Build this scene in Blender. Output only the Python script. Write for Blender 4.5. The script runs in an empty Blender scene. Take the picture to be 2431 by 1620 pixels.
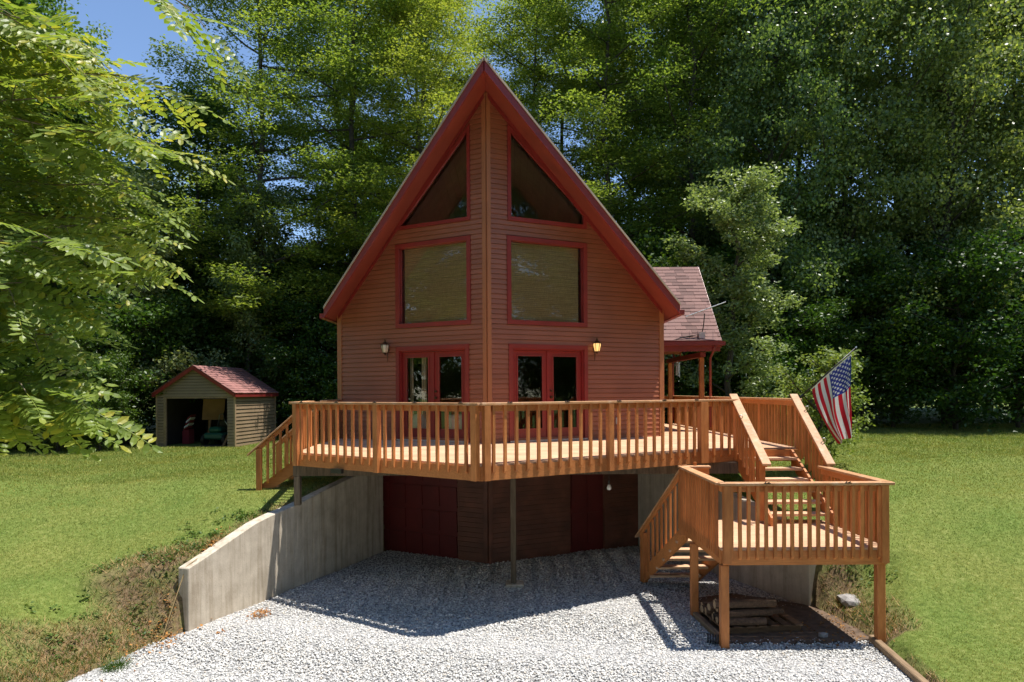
import bpy, math, random
import numpy as np
from mathutils import Matrix, Vector

# ------------------------------------------------------------------ scene, camera, light
S = bpy.context.scene
COL = S.collection
R = math.radians
cam_d = bpy.data.cameras.new("camera")
cam = bpy.data.objects.new("camera", cam_d)
COL.objects.link(cam)
S.camera = cam
cam.location = (0, 0, 3.65)
# level camera, very slightly rolled, with a rising (shift) lens
cam.rotation_mode = 'XYZ'
cam.matrix_world = Matrix.Translation((0, 0, 3.65)) @ Matrix.Rotation(R(90), 4, 'X') @ Matrix.Rotation(-0.006, 4, 'Z')
cam_d.sensor_width = 36.0
cam_d.lens = 36.0 * 1620 / 2431
cam_d.shift_y = (930 - 810) / 2431
cam_d.clip_start = 0.1
cam_d.clip_end = 2000

SUN = Vector((0.30, 0.0, 1.0)).normalized()       # direction towards the sun
elev = math.asin(SUN.z)
W = bpy.data.worlds.new("World")
S.world = W
W.use_nodes = True
nt = W.node_tree
bg = nt.nodes["Background"]
sky = nt.nodes.new("ShaderNodeTexSky")
sky.sky_type = 'NISHITA'
sky.sun_disc = False
sky.sun_elevation = elev
sky.sun_rotation = math.atan2(SUN.x, SUN.y)
sky.air_density = 1.0
sky.altitude = 1500
sky.dust_density = 0.0
sky.ozone_density = 2.5
nt.links.new(sky.outputs[0], bg.inputs[0])
bg.inputs[1].default_value = 0.15
sl = bpy.data.lights.new("sun", 'SUN')
sl.energy = 5.0
sl.angle = R(0.53)
sl.color = (1.0, 0.955, 0.88)
so = bpy.data.objects.new("sun", sl)
COL.objects.link(so)
so.location = (20, 0, 60)
so.rotation_euler = SUN.to_track_quat('Z', 'Y').to_euler()
S.view_settings.view_transform = 'Standard'
S.view_settings.look = 'None'
S.view_settings.exposure = 0.55
S.view_settings.gamma = 1.0
S.view_settings.use_curve_mapping = False
S.render.engine = 'CYCLES'
S.cycles.max_bounces = 6
S.cycles.diffuse_bounces = 3
S.cycles.glossy_bounces = 3
S.cycles.transparent_max_bounces = 12

# ------------------------------------------------------------------ materials
def _new(name):
    m = bpy.data.materials.new(name)
    m.use_nodes = True
    n = m.node_tree.nodes
    return m, n, m.node_tree.links, n["Principled BSDF"]

def ramp(n, l, src, stops):
    r = n.new("ShaderNodeValToRGB")
    e = r.color_ramp.elements
    while len(e) < len(stops):
        e.new(0.5)
    for i, (p, c) in enumerate(stops):
        e[i].position = p
        e[i].color = (*c, 1)
    l.new(src, r.inputs[0])
    return r.outputs[0]

def mixc(n, l, a, b, fac, mode='MIX'):
    m = n.new("ShaderNodeMix")
    m.data_type = 'RGBA'
    m.blend_type = mode
    if isinstance(fac, (int, float)):
        m.inputs[0].default_value = fac
    else:
        l.new(fac, m.inputs[0])
    for s, v in ((6, a), (7, b)):
        if isinstance(v, tuple):
            m.inputs[s].default_value = (*v, 1)
        else:
            l.new(v, m.inputs[s])
    return m.outputs[2]

def tcoord(n, l, scale=(1, 1, 1), kind='Object', rot=(0, 0, 0)):
    t = n.new("ShaderNodeTexCoord")
    mp = n.new("ShaderNodeMapping")
    mp.inputs['Scale'].default_value = scale
    mp.inputs['Rotation'].default_value = rot
    if kind == 'World':
        g = n.new("ShaderNodeNewGeometry")
        l.new(g.outputs['Position'], mp.inputs[0])
    else:
        l.new(t.outputs[kind], mp.inputs[0])
    return mp.outputs[0]

def noise(n, l, vec, scale, detail=4, rough=0.6):
    t = n.new("ShaderNodeTexNoise")
    t.inputs['Scale'].default_value = scale
    t.inputs['Detail'].default_value = detail
    t.inputs['Roughness'].default_value = rough
    l.new(vec, t.inputs['Vector'])
    return t.outputs['Fac']

def bump(n, l, bsdf, h, strength=0.3, dist=0.01):
    b = n.new("ShaderNodeBump")
    b.inputs['Strength'].default_value = strength
    b.inputs['Distance'].default_value = dist
    l.new(h, b.inputs['Height'])
    l.new(b.outputs[0], bsdf.inputs['Normal'])

def scale_col(c, k):
    return tuple(min(1, x * k) for x in c)

def mat_plain(name, c, rough=0.6, var=0.15, scale=6, metal=0.0, spec=0.5, bmp=0.0, obj_var=0.0):
    m, n, l, b = _new(name)
    v = tcoord(n, l, kind='World')
    f = noise(n, l, v, scale, 5)
    col = ramp(n, l, f, [(0.3, scale_col(c, 1 - var)), (0.7, scale_col(c, 1 + var))])
    if obj_var:
        oi = n.new("ShaderNodeObjectInfo")
        rr = ramp(n, l, oi.outputs['Random'], [(0, (1 - obj_var,) * 3), (1, (1.0, 1.0, 1.0))])
        col = mixc(n, l, col, rr, 1.0, 'MULTIPLY')
    l.new(col, b.inputs['Base Color'])
    b.inputs['Roughness'].default_value = rough
    b.inputs['Metallic'].default_value = metal
    b.inputs['Specular IOR Level'].default_value = spec
    if bmp:
        bump(n, l, b, noise(n, l, v, scale * 6, 4), bmp, 0.01)
    return m

def mat_wood(name, dark, light, rough=0.6, along=(1, 18, 18), scale=3.0, obj_var=0.3, worn=None):
    m, n, l, b = _new(name)
    v = tcoord(n, l, along, 'World')
    f = noise(n, l, v, scale, 6, 0.65)
    col = ramp(n, l, f, [(0.3, dark), (0.7, light)])
    v2 = tcoord(n, l, (1, 1, 1), 'World')
    f2 = noise(n, l, v2, 1.7, 4)
    rr = ramp(n, l, f2, [(0.3, (0.8, 0.78, 0.75)), (0.7, (1.1, 1.1, 1.1))])
    col = mixc(n, l, col, rr, 1.0, 'MULTIPLY')
    if worn:
        fw = noise(n, l, v2, 5.5, 6, 0.7)
        fr = ramp(n, l, fw, [(0.52, (0, 0, 0)), (0.68, (1, 1, 1))])
        col = mixc(n, l, col, worn, fr)
    oi = n.new("ShaderNodeObjectInfo")
    rr = ramp(n, l, oi.outputs['Random'], [(0, (1 - obj_var, 1 - obj_var * 1.05, 1 - obj_var * 1.1)), (1, (1, 1, 1))])
    col = mixc(n, l, col, rr, 1.0, 'MULTIPLY')
    l.new(col, b.inputs['Base Color'])
    b.inputs['Roughness'].default_value = rough
    b.inputs['Specular IOR Level'].default_value = 0.3
    bump(n, l, b, f, 0.25, 0.006)
    return m

def mat_leaf(name, c0, c1, trans=0.35, rough=0.5, spec=0.3, yellow=None, patch=False):
    m, n, l, b = _new(name)
    g = n.new("ShaderNodeNewGeometry")
    stops = [(0.0, c0), (0.85, c1)]
    if yellow:
        stops.append((1.0, yellow))
    col = ramp(n, l, g.outputs['Random Per Island'], stops)
    oi = n.new("ShaderNodeObjectInfo")
    rr = ramp(n, l, oi.outputs['Random'], [(0, (0.72, 0.8, 0.75)), (0.5, (1, 1, 0.9)), (1, (1.2, 1.06, 0.9))])
    col = mixc(n, l, col, rr, 1.0, 'MULTIPLY')
    if patch:
        v = tcoord(n, l, (1, 1, 1), 'World')
        p1 = ramp(n, l, noise(n, l, v, .55, 5, .65), [(.32, (.72, .86, .75)), (.5, (1, 1, 1)), (.68, (1.25, 1.08, 1.0))])
        p2 = ramp(n, l, noise(n, l, v, 3.2, 5, .7), [(.3, (.6, .7, .6)), (.5, (1, 1, 1)), (.72, (1.4, 1.18, 1.25))])
        col = mixc(n, l, mixc(n, l, col, p1, 1.0, 'MULTIPLY'), p2, 1.0, 'MULTIPLY')
    l.new(col, b.inputs['Base Color'])
    b.inputs['Roughness'].default_value = rough
    b.inputs['Specular IOR Level'].default_value = spec
    t = n.new("ShaderNodeBsdfTranslucent")
    tc = mixc(n, l, col, (1.3, 1.35, 0.6), 1.0, 'MULTIPLY')
    l.new(tc, t.inputs['Color'])
    mx = n.new("ShaderNodeMixShader")
    mx.inputs[0].default_value = trans
    l.new(b.outputs[0], mx.inputs[1])
    l.new(t.outputs[0], mx.inputs[2])
    l.new(mx.outputs[0], n["Material Output"].inputs[0])
    return m

def mat_glass(name, tint=(0.975, 0.98, 0.975), refl=0.0):
    m, n, l, b = _new(name)
    n.remove(b)
    tr = n.new("ShaderNodeBsdfTransparent")
    tr.inputs[0].default_value = (*tint, 1)
    gl = n.new("ShaderNodeBsdfGlossy")
    gl.inputs['Roughness'].default_value = 0.015
    v = tcoord(n, l, (1, 1, 1), 'World')
    bp = n.new("ShaderNodeBump")
    bp.inputs['Strength'].default_value = 0.04
    bp.inputs['Distance'].default_value = 0.02
    l.new(noise(n, l, v, 1.3, 2), bp.inputs['Height'])
    l.new(bp.outputs[0], gl.inputs['Normal'])
    fr = n.new("ShaderNodeFresnel")
    fr.inputs[0].default_value = 1.5
    ad = n.new("ShaderNodeMath")
    ad.operation = 'ADD'
    l.new(fr.outputs[0], ad.inputs[0])
    ad.inputs[1].default_value = refl
    mx = n.new("ShaderNodeMixShader")
    l.new(ad.outputs[0], mx.inputs[0])
    l.new(tr.outputs[0], mx.inputs[1])
    l.new(gl.outputs[0], mx.inputs[2])
    l.new(mx.outputs[0], n["Material Output"].inputs[0])
    return m

def mat_emit(name, c, strength):
    m, n, l, b = _new(name)
    b.inputs['Base Color'].default_value = (*c, 1)
    b.inputs['Emission Color'].default_value = (*c, 1)
    b.inputs['Emission Strength'].default_value = strength
    return m

M = {}
M['stain'] = mat_wood('stained_wood', (0.48, 0.17, 0.05), (0.70, 0.27, 0.085), 0.55, (6, 6, 1.2), 3.0, 0.28)
M['stain_h'] = mat_wood('stained_wood_flat', (0.50, 0.18, 0.052), (0.70, 0.275, 0.088), 0.55, (1.2, 14, 14), 3.0, 0.22)
M['cap'] = mat_wood('stained_cap', (0.50, 0.24, 0.10), (0.66, 0.37, 0.19), 0.55, (3, 3, 10), 3.0, 0.15, worn=(0.62, 0.42, 0.27))
M['deckboard'] = mat_wood('deck_floor', (0.62, 0.365, 0.205), (0.79, 0.52, 0.335), 0.6, (1.0, 16, 16), 3.0, 0.16)
M['grey_wood'] = mat_wood('weathered_wood', (0.10, 0.075, 0.05), (0.27, 0.2, 0.135), 0.8, (9, 9, 1), 3.0, 0.25)
M['timber'] = mat_wood('landscape_timber', (0.22, 0.145, 0.085), (0.40, 0.28, 0.17), 0.8, (8, 1, 8), 3.0, 0.25)
M['pallet'] = mat_wood('pallet_wood', (0.14, 0.08, 0.045), (0.30, 0.18, 0.10), 0.8, (1, 9, 9), 4.0, 0.4)
M['bark_log'] = mat_plain('log_bark', (0.16, 0.095, 0.06), 0.9, 0.5, 25, bmp=0.8, obj_var=0.5)
M['log_end'] = mat_plain('log_end', (0.42, 0.28, 0.16), 0.85, 0.25, 30, obj_var=0.3)
M['siding'] = mat_plain('red_brown_siding', (0.345, 0.120, 0.060), 0.45, 0.10, 1.6, obj_var=0.12)
M['siding_shade'] = mat_plain('siding_deck_shade', (0.17, 0.062, 0.036), 0.6, 0.35, 2.5, obj_var=0.15)  # siding colour darkened for the basement: shade under the deck put into the colour
M['red_shade'] = mat_plain('door_red_deck_shade', (0.13, 0.013, 0.011), 0.5, 0.2, 2.0)  # door red darkened likewise, standing in for the deep shade below the deck
M['corner'] = mat_plain('corner_trim', (0.37, 0.14, 0.06), 0.45, 0.08, 1.5)
M['red'] = mat_plain('red_trim', (0.25, 0.030, 0.025), 0.42, 0.14, 2.2, obj_var=0.08)
M['red_door'] = mat_plain('red_door_paint', (0.24, 0.02, 0.019), 0.38, 0.1, 2.0)
M['soffit'] = mat_plain('soffit_red', (0.30, 0.06, 0.04), 0.5, 0.12, 2.0)
M['drip'] = mat_plain('drip_edge', (0.42, 0.33, 0.25), 0.5, 0.2, 4)
M['shed'] = mat_plain('tan_siding', (0.29, 0.205, 0.125), 0.5, 0.1, 1.6, obj_var=0.12)
M['shed_trim'] = mat_plain('tan_trim', (0.38, 0.26, 0.16), 0.5, 0.08, 2)
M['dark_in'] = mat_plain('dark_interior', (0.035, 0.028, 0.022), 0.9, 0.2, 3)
M['tan_in'] = mat_plain('interior_tan', (0.72, 0.58, 0.40), 0.8, 0.12, 3, obj_var=0.1)
M['glass'] = mat_glass('window_glass')
M['glass_dark'] = mat_glass('door_glass', (0.93, 0.94, 0.93), 0.0)
M['black'] = mat_plain('black_metal', (0.02, 0.018, 0.016), 0.4, 0.3, 10)
M['bronze'] = mat_plain('bronze_metal', (0.09, 0.055, 0.03), 0.35, 0.3, 10, metal=0.7)
M['white'] = mat_plain('white_fabric', (0.78, 0.78, 0.78), 0.8, 0.05, 8)
M['plastic'] = mat_plain('grey_plastic', (0.55, 0.52, 0.48), 0.5, 0.05, 8)
M['steel'] = mat_plain('galvanised_steel', (0.55, 0.56, 0.57), 0.35, 0.1, 10, metal=0.8)
M['seeded'] = mat_plain('seeded_glass', (0.72, 0.66, 0.52), 0.2, 0.1, 10)
M['lit'] = mat_emit('lit_lamp_glass', (1.0, 0.62, 0.22), 0.7)
M['bulb'] = mat_plain('bulb_glass', (0.75, 0.72, 0.66), 0.15, 0.05, 5)
M['cardboard'] = mat_plain('plywood_sheet', (0.42, 0.24, 0.12), 0.8, 0.15, 3)
M['green_paint'] = mat_plain('green_paint', (0.02, 0.10, 0.06), 0.4, 0.1, 5)
M['cushion_red'] = mat_plain('red_cloth', (0.2, 0.02, 0.025), 0.9, 0.1, 5)
M['rock'] = mat_plain('grey_rock', (0.30, 0.28, 0.27), 0.85, 0.35, 9, bmp=0.6)
M['bark'] = mat_plain('tree_bark', (0.075, 0.06, 0.045), 0.9, 0.45, 5, bmp=0.7)
M['twig'] = mat_plain('twig_bark', (0.20, 0.16, 0.10), 0.8, 0.3, 12)
M['leaf_locust'] = mat_leaf('locust_leaf', (0.12, 0.19, 0.035), (0.31, 0.37, 0.09), 0.5, 0.5, 0.3)
M['leaf_maple'] = mat_leaf('maple_leaf', (0.05, 0.11, 0.022), (0.18, 0.265, 0.06), 0.45, 0.45, 0.4)
M['leaf_poplar'] = mat_leaf('poplar_leaf', (0.08, 0.145, 0.045), (0.31, 0.38, 0.14), 0.45, 0.35, 0.6)
M['leaf_pale'] = mat_leaf('pale_leaf', (0.13, 0.19, 0.075), (0.32, 0.38, 0.19), 0.38, 0.38, 0.55)
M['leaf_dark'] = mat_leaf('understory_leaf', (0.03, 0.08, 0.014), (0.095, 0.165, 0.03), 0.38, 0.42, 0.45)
M['leaf_bush'] = mat_leaf('shrub_leaf', (0.12, 0.18, 0.035), (0.26, 0.32, 0.09), 0.35, 0.5, 0.35)
M['leaf_near'] = mat_leaf('near_locust_leaf', (0.165, 0.23, 0.04), (0.33, 0.39, 0.09), 0.45, 0.42, 0.4, yellow=(0.48, 0.42, 0.07))
M['grass'] = mat_leaf('grass_blade', (0.12, 0.175, 0.036), (0.28, 0.31, 0.088), 0.3, 0.55, 0.2, yellow=(0.42, 0.38, 0.16), patch=True)
M['weed'] = mat_leaf('weed_leaf', (0.05, 0.11, 0.018), (0.15, 0.22, 0.045), 0.3, 0.5, 0.3)
M['dry'] = mat_leaf('dry_grass', (0.24, 0.155, 0.07), (0.46, 0.34, 0.19), 0.15, 0.8, 0.1)
M['dry_leaf'] = mat_leaf('dry_leaf', (0.22, 0.085, 0.03), (0.48, 0.23, 0.08), 0.1, 0.8, 0.1)

def m_concrete():
    m, n, l, b = _new('concrete')
    v = tcoord(n, l, (1, 1, 1), 'World')
    f = noise(n, l, v, 3.5, 8, 0.65)
    col = ramp(n, l, f, [(0.3, (0.46, 0.39, 0.30)), (0.72, (0.66, 0.575, 0.46))])
    vs = tcoord(n, l, (9, 9, 0.55), 'World')
    fs = noise(n, l, vs, 1.0, 5, 0.6)
    st = ramp(n, l, fs, [(0.33, (0.6, 0.55, 0.48)), (0.55, (1, 1, 1))])
    col = mixc(n, l, col, st, 0.8, 'MULTIPLY')
    fp = noise(n, l, v, 40, 3)
    pit = ramp(n, l, fp, [(0.25, (0.55, 0.5, 0.45)), (0.36, (1, 1, 1))])
    col = mixc(n, l, col, pit, 1.0, 'MULTIPLY')
    l.new(col, b.inputs['Base Color'])
    b.inputs['Roughness'].default_value = 0.85
    bump(n, l, b, fp, 0.35, 0.008)
    return m
M['concrete'] = m_concrete()

def m_shingle(name, c):
    m, n, l, b = _new(name)
    g = n.new("ShaderNodeNewGeometry")
    col = ramp(n, l, g.outputs['Random Per Island'], [(0, scale_col(c, 0.72)), (0.5, c), (1, scale_col(c, 1.3))])
    v = tcoord(n, l, (1, 1, 1), 'World')
    f = noise(n, l, v, 60, 4, 0.7)
    gr = ramp(n, l, f, [(0.3, (0.72, 0.72, 0.74)), (0.7, (1.2, 1.18, 1.15))])
    col = mixc(n, l, col, gr, 1.0, 'MULTIPLY')
    l.new(col, b.inputs['Base Color'])
    b.inputs['Roughness'].default_value = 0.9
    bump(n, l, b, f, 0.4, 0.006)
    return m
M['shingle'] = m_shingle('brown_shingle', (0.19, 0.108, 0.092))
M['shingle_red'] = m_shingle('red_shingle', (0.27, 0.125, 0.11))

def m_ground():
    m, n, l, b = _new('lawn_soil')
    v = tcoord(n, l, (1, 1, 1), 'World')
    f1 = noise(n, l, v, 0.7, 5, 0.6)
    f2 = noise(n, l, v, 14, 6, 0.7)
    a = ramp(n, l, f2, [(0.28, (0.075, 0.105, 0.026)), (0.52, (0.145, 0.185, 0.045)), (0.75, (0.25, 0.27, 0.10))])
    c = ramp(n, l, f1, [(0.35, (0.85, 0.95, 0.8)), (0.65, (1.15, 1.05, 1.0))])
    col = mixc(n, l, a, c, 1.0, 'MULTIPLY')
    soil = ramp(n, l, f2, [(0.3, (0.10, 0.065, 0.035)), (0.7, (0.27, 0.19, 0.11))])
    at = n.new("ShaderNodeAttribute"); at.attribute_name = "bare"
    fm = n.new("ShaderNodeMath"); fm.operation = 'MULTIPLY_ADD'; fm.use_clamp = True
    f3 = noise(n, l, v, 3.0, 5, .7)
    r3 = ramp(n, l, f3, [(.3, (.3, .3, .3)), (.65, (1.3, 1.3, 1.3))])
    l.new(at.outputs['Fac'], fm.inputs[0]); l.new(r3, fm.inputs[1]); fm.inputs[2].default_value = 0.0
    col = mixc(n, l, col, soil, fm.outputs[0])
    l.new(col, b.inputs['Base Color'])
    b.inputs['Roughness'].default_value = 0.9
    b.inputs['Specular IOR Level'].default_value = 0.1
    bump(n, l, b, f2, 0.6, 0.04)
    return m
M['ground'] = m_ground()

def m_gravel_base():
    m, n, l, b = _new('gravel_base')
    v = tcoord(n, l, (1, 1, 1), 'World')
    vo = n.new("ShaderNodeTexVoronoi")
    vo.inputs['Scale'].default_value = 32
    l.new(v, vo.inputs['Vector'])
    col = ramp(n, l, vo.outputs['Distance'], [(0.0, (0.55, 0.55, 0.55)), (0.45, (0.38, 0.37, 0.36)), (0.8, (0.13, 0.125, 0.12))])
    l.new(col, b.inputs['Base Color'])
    b.inputs['Roughness'].default_value = 0.95
    return m
M['gravel_base'] = m_gravel_base()

def m_stone():
    m, n, l, b = _new('white_limestone')
    g = n.new("ShaderNodeNewGeometry")
    col = ramp(n, l, g.outputs['Random Per Island'], [(0, (0.36, 0.36, 0.36)), (0.3, (0.58, 0.57, 0.545)), (0.85, (0.77, 0.75, 0.71)), (1, (0.62, 0.55, 0.46))])
    l.new(col, b.inputs['Base Color'])
    b.inputs['Roughness'].default_value = 0.9
    b.inputs['Specular IOR Level'].default_value = 0.2
    return m
M['stone'] = m_stone()
M['dirt'] = mat_plain('bare_dirt', (0.13, 0.085, 0.055), 0.95, 0.4, 9, bmp=0.6)

def m_blind():
    m, n, l, b = _new('woven_blind')
    v = tcoord(n, l, (1, 1, 1), 'World')
    vz = tcoord(n, l, (2.5, 2.5, 95), 'World')
    f = noise(n, l, vz, 1.0, 4, 0.8)
    vx = tcoord(n, l, (70, 70, 6), 'World')
    f2 = noise(n, l, vx, 1.0, 3, 0.7)
    col = ramp(n, l, f, [(0.3, (0.42, 0.26, 0.11)), (0.68, (0.84, 0.55, 0.27))])
    c2 = ramp(n, l, f2, [(0.3, (0.75, 0.72, 0.7)), (0.7, (1.12, 1.1, 1.08))])
    col = mixc(n, l, col, c2, 1.0, 'MULTIPLY')
    l.new(col, b.inputs['Base Color'])
    b.inputs['Roughness'].default_value = 0.85
    bump(n, l, b, f, 0.4, 0.006)
    return m
M['blind'] = m_blind()

def m_flag():
    m, n, l, b = _new('flag_cloth')
    a = n.new("ShaderNodeVertexColor")
    a.layer_name = "print"
    l.new(a.outputs[0], b.inputs['Base Color'])
    b.inputs['Roughness'].default_value = 0.75
    t = n.new("ShaderNodeBsdfTranslucent")
    l.new(a.outputs[0], t.inputs[0])
    mx = n.new("ShaderNodeMixShader")
    mx.inputs[0].default_value = 0.3
    l.new(b.outputs[0], mx.inputs[1])
    l.new(t.outputs[0], mx.inputs[2])
    l.new(mx.outputs[0], n["Material Output"].inputs[0])
    return m
M['flag'] = m_flag()

# ------------------------------------------------------------------ object helpers
def tag(o, label=None, cat=None, group=None, kind=None):
    if label: o['label'] = label
    if cat: o['category'] = cat
    if group: o['group'] = group
    if kind: o['kind'] = kind
    return o

def link(o, parent=None):
    COL.objects.link(o)
    if parent is not None:
        o.parent = parent
        o.matrix_parent_inverse = parent.matrix_basis.inverted()
    return o

def empty(name, loc, label, cat, group=None):
    o = bpy.data.objects.new(name, None)
    o.empty_display_size = 0.3
    o.location = loc
    COL.objects.link(o)
    return tag(o, label, cat, group)

class MB:
    """collects faces; build() makes one mesh object with its origin at its own foot"""
    def __init__(s):
        s.v = []; s.f = []; s.m = []; s.mi = 0
    def add(s, vs, fs):
        b = len(s.v)
        s.v += [tuple(p) for p in vs]
        s.f += [tuple(i + b for i in f) for f in fs]
        s.m += [s.mi] * len(fs)
        return s
    def hexa(s, p):      # 8 points: bottom 4 ccw, top 4 ccw
        return s.add(p, [(3, 2, 1, 0), (4, 5, 6, 7), (0, 1, 5, 4), (1, 2, 6, 5), (2, 3, 7, 6), (3, 0, 4, 7)])
    def box(s, x0, x1, y0, y1, z0, z1):
        return s.hexa([(x0, y0, z0), (x1, y0, z0), (x1, y1, z0), (x0, y1, z0),
                       (x0, y0, z1), (x1, y0, z1), (x1, y1, z1), (x0, y1, z1)])
    def beam(s, a, b, w, h, off=0.0):
        """bar a->b (centre line of its underside), w across (horizontal), h up (vertical)"""
        a = Vector(a); b = Vector(b)
        d = b - a
        n = Vector((-d.y, d.x, 0)).normalized()
        o = n * off
        p = []
        for zz in (0, h):
            p += [a + o - n * w / 2 + Vector((0, 0, zz)), b + o - n * w / 2 + Vector((0, 0, zz)),
                  b + o + n * w / 2 + Vector((0, 0, zz)), a + o + n * w / 2 + Vector((0, 0, zz))]
        return s.hexa(p)
    def rod(s, a, b, r0, r1=None, k=8, cap=True):
        r1 = r0 if r1 is None else r1
        a = Vector(a); b = Vector(b)
        d = (b - a).normalized()
        u = d.orthogonal().normalized()
        w = d.cross(u)
        vs = []
        for c, rr in ((a, r0), (b, r1)):
            for i in range(k):
                t = 2 * math.pi * i / k
                vs.append(c + u * math.cos(t) * rr + w * math.sin(t) * rr)
        fs = [(i, (i + 1) % k, k + (i + 1) % k, k + i) for i in range(k)]
        if cap:
            fs += [tuple(range(k - 1, -1, -1)), tuple(range(k, 2 * k))]
        return s.add(vs, fs)
    def tube(s, pts, rad, k=7):
        pts = [Vector(p) for p in pts]
        vs = []
        n = len(pts)
        d0 = (pts[1] - pts[0]).normalized()
        u = d0.orthogonal().normalized()
        for i, p in enumerate(pts):
            d = (pts[min(i + 1, n - 1)] - pts[max(i - 1, 0)]).normalized()
            u = (u - d * u.dot(d)).normalized()
            w = d.cross(u)
            rr = rad[i] if isinstance(rad, (list, tuple)) else rad
            for j in range(k):
                t = 2 * math.pi * j / k
                vs.append(p + u * math.cos(t) * rr + w * math.sin(t) * rr)
        fs = []
        for i in range(n - 1):
            for j in range(k):
                fs.append((i * k + j, i * k + (j + 1) % k, (i + 1) * k + (j + 1) % k, (i + 1) * k + j))
        fs += [tuple(range(k - 1, -1, -1)), tuple(range((n - 1) * k, n * k))]
        return s.add(vs, fs)
    def lathe(s, c, prof, k=14):
        c = Vector(c)
        vs = []
        for r, z in prof:
            for j in range(k):
                t = 2 * math.pi * j / k
                vs.append(c + Vector((r * math.cos(t), r * math.sin(t), z)))
        n = len(prof)
        fs = []
        for i in range(n - 1):
            for j in range(k):
                fs.append((i * k + j, i * k + (j + 1) % k, (i + 1) * k + (j + 1) % k, (i + 1) * k + j))
        fs += [tuple(range(k - 1, -1, -1)), tuple(range((n - 1) * k, n * k))]
        return s.add(vs, fs)
    def prism(s, poly, d):
        """poly: list of 3D points, d: extrusion vector"""
        n = len(poly)
        vs = [Vector(p) for p in poly] + [Vector(p) + Vector(d) for p in poly]
        fs = [tuple(range(n - 1, -1, -1)), tuple(range(n, 2 * n))]
        fs += [(i, (i + 1) % n, n + (i + 1) % n, n + i) for i in range(n)]
        return s.add(vs, fs)
    def build(s, name, mat, parent=None, smooth=False, bevel=0.0, mats=None):
        a = np.array([tuple(p) for p in s.v], float)
        c = np.array([(a[:, 0].min() + a[:, 0].max()) / 2, (a[:, 1].min() + a[:, 1].max()) / 2, a[:, 2].min()])
        me = bpy.data.meshes.new(name)
        me.from_pydata([tuple(p) for p in a - c], [], s.f)
        for mm in ([mat] if mats is None else mats):
            me.materials.append(mm)
        if mats is not None:
            me.polygons.foreach_set('material_index', s.m)
        if smooth:
            me.polygons.foreach_set('use_smooth', [True] * len(me.polygons))
        me.validate()
        me.update()
        o = bpy.data.objects.new(name, me)
        o.location = tuple(c)
        if bevel:
            bv = o.modifiers.new('bevel', 'BEVEL')
            bv.width = bevel
            bv.segments = 1
            bv.limit_method = 'ANGLE'
        return link(o, parent)

def inst(name, mesh, loc, parent=None, rz=0.0, rot=None, scale=1.0):
    o = bpy.data.objects.new(name, mesh)
    o.location = loc
    o.rotation_euler = rot if rot is not None else (0, 0, rz)
    if scale != 1.0:
        o.scale = (scale,) * 3 if isinstance(scale, (int, float)) else scale
    return link(o, parent)

def np_mesh(name, verts, faces, mat, parent=None, loc=(0, 0, 0), link_it=True):
    """verts Nx3, faces Fxk (all the same k) as numpy"""
    me = bpy.data.meshes.new(name)
    nv = len(verts); nf, k = faces.shape
    me.vertices.add(nv)
    me.vertices.foreach_set('co', np.ascontiguousarray(verts, dtype=np.float32).ravel())
    me.loops.add(nf * k)
    me.loops.foreach_set('vertex_index', np.ascontiguousarray(faces, dtype=np.int32).ravel())
    me.polygons.add(nf)
    me.polygons.foreach_set('loop_start', np.arange(0, nf * k, k, dtype=np.int32))
    me.polygons.foreach_set('loop_total', np.full(nf, k, dtype=np.int32))
    me.materials.append(mat)
    me.update(calc_edges=True)
    if not link_it:
        return me
    o = bpy.data.objects.new(name, me)
    o.location = loc
    return link(o, parent)

def lerp(a, b, t):
    return a + (b - a) * t

def sgn(x):
    return (x > 0) - (x < 0)

# ------------------------------------------------------------------ site layout (metres; camera stands over x=0,y=0; gravel z=0)
DZ = 2.555                        # deck floor
TIP = (-0.52, 14.45)              # prow of the house in plan
EL = (-4.13, 16.35)               # left end of the prow wall
ER = (3.62, 16.45)
YB = 21.2                         # back of the house
def wl_x(y):                      # inner face of left retaining wall / gravel edge
    return -4.98 + 0.394 * (y - 10.46) if y > 10.46 else -4.98 + 0.298 * (y - 10.46)
def wr_x(y):                      # inner face of right retaining wall / gravel edge
    if y > 11.43: return 4.96 - 0.43 * (y - 11.43)
    if y > 9.8: return 5.16 - 0.2 * (y - 9.8) / 1.63
    return 5.16 - 0.12 * (9.8 - y)
def zl(y):
    return float(np.interp(y, [2, 6, 8.6, 10.46, 12.8, 14.4, 18, 25, 40, 90], [0.35, 0.45, 0.6, 0.92, 1.5, 1.78, 1.76, 1.72, 2.0, 3.5]))
def zr_(y):
    return float(np.interp(y, [2, 8, 9.6, 11.4, 13, 16, 27, 40, 90], [0.06, 0.08, 0.22, 0.95, 1.38, 1.72, 1.95, 2.3, 3.5]))
def wob(x, y):
    return 0.03 * math.sin(x * 1.3 + 0.7 * y) + 0.025 * math.sin(0.9 * y - 1.7 * x + 1)
def ground_z(x, y):
    xe, xr = wl_x(y), wr_x(y)
    mid = 0.5 * (xe + xr)
    if y > 16.6:
        return lerp(zl(y), zr_(y), min(1, max(0, (x + 6) / 14))) + wob(x, y) * 0.6
    if x < xe - 0.125:
        d = (xe - x) + max(0, y - 10.2) * 3
        return min(zl(y) + wob(x, y), -0.05 + 0.50 * d + 0.06 * math.sin(5 * x) * math.sin(4 * y))
    if x > xr + 0.125:
        d = (x - xr) + max(0, y - 11.2) * 3
        return min(zr_(y) + 0.05 * min(6, max(0, x - 5)) + wob(x, y) * 0.5, 0.03 + 0.62 * d)
    return -0.06

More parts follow.
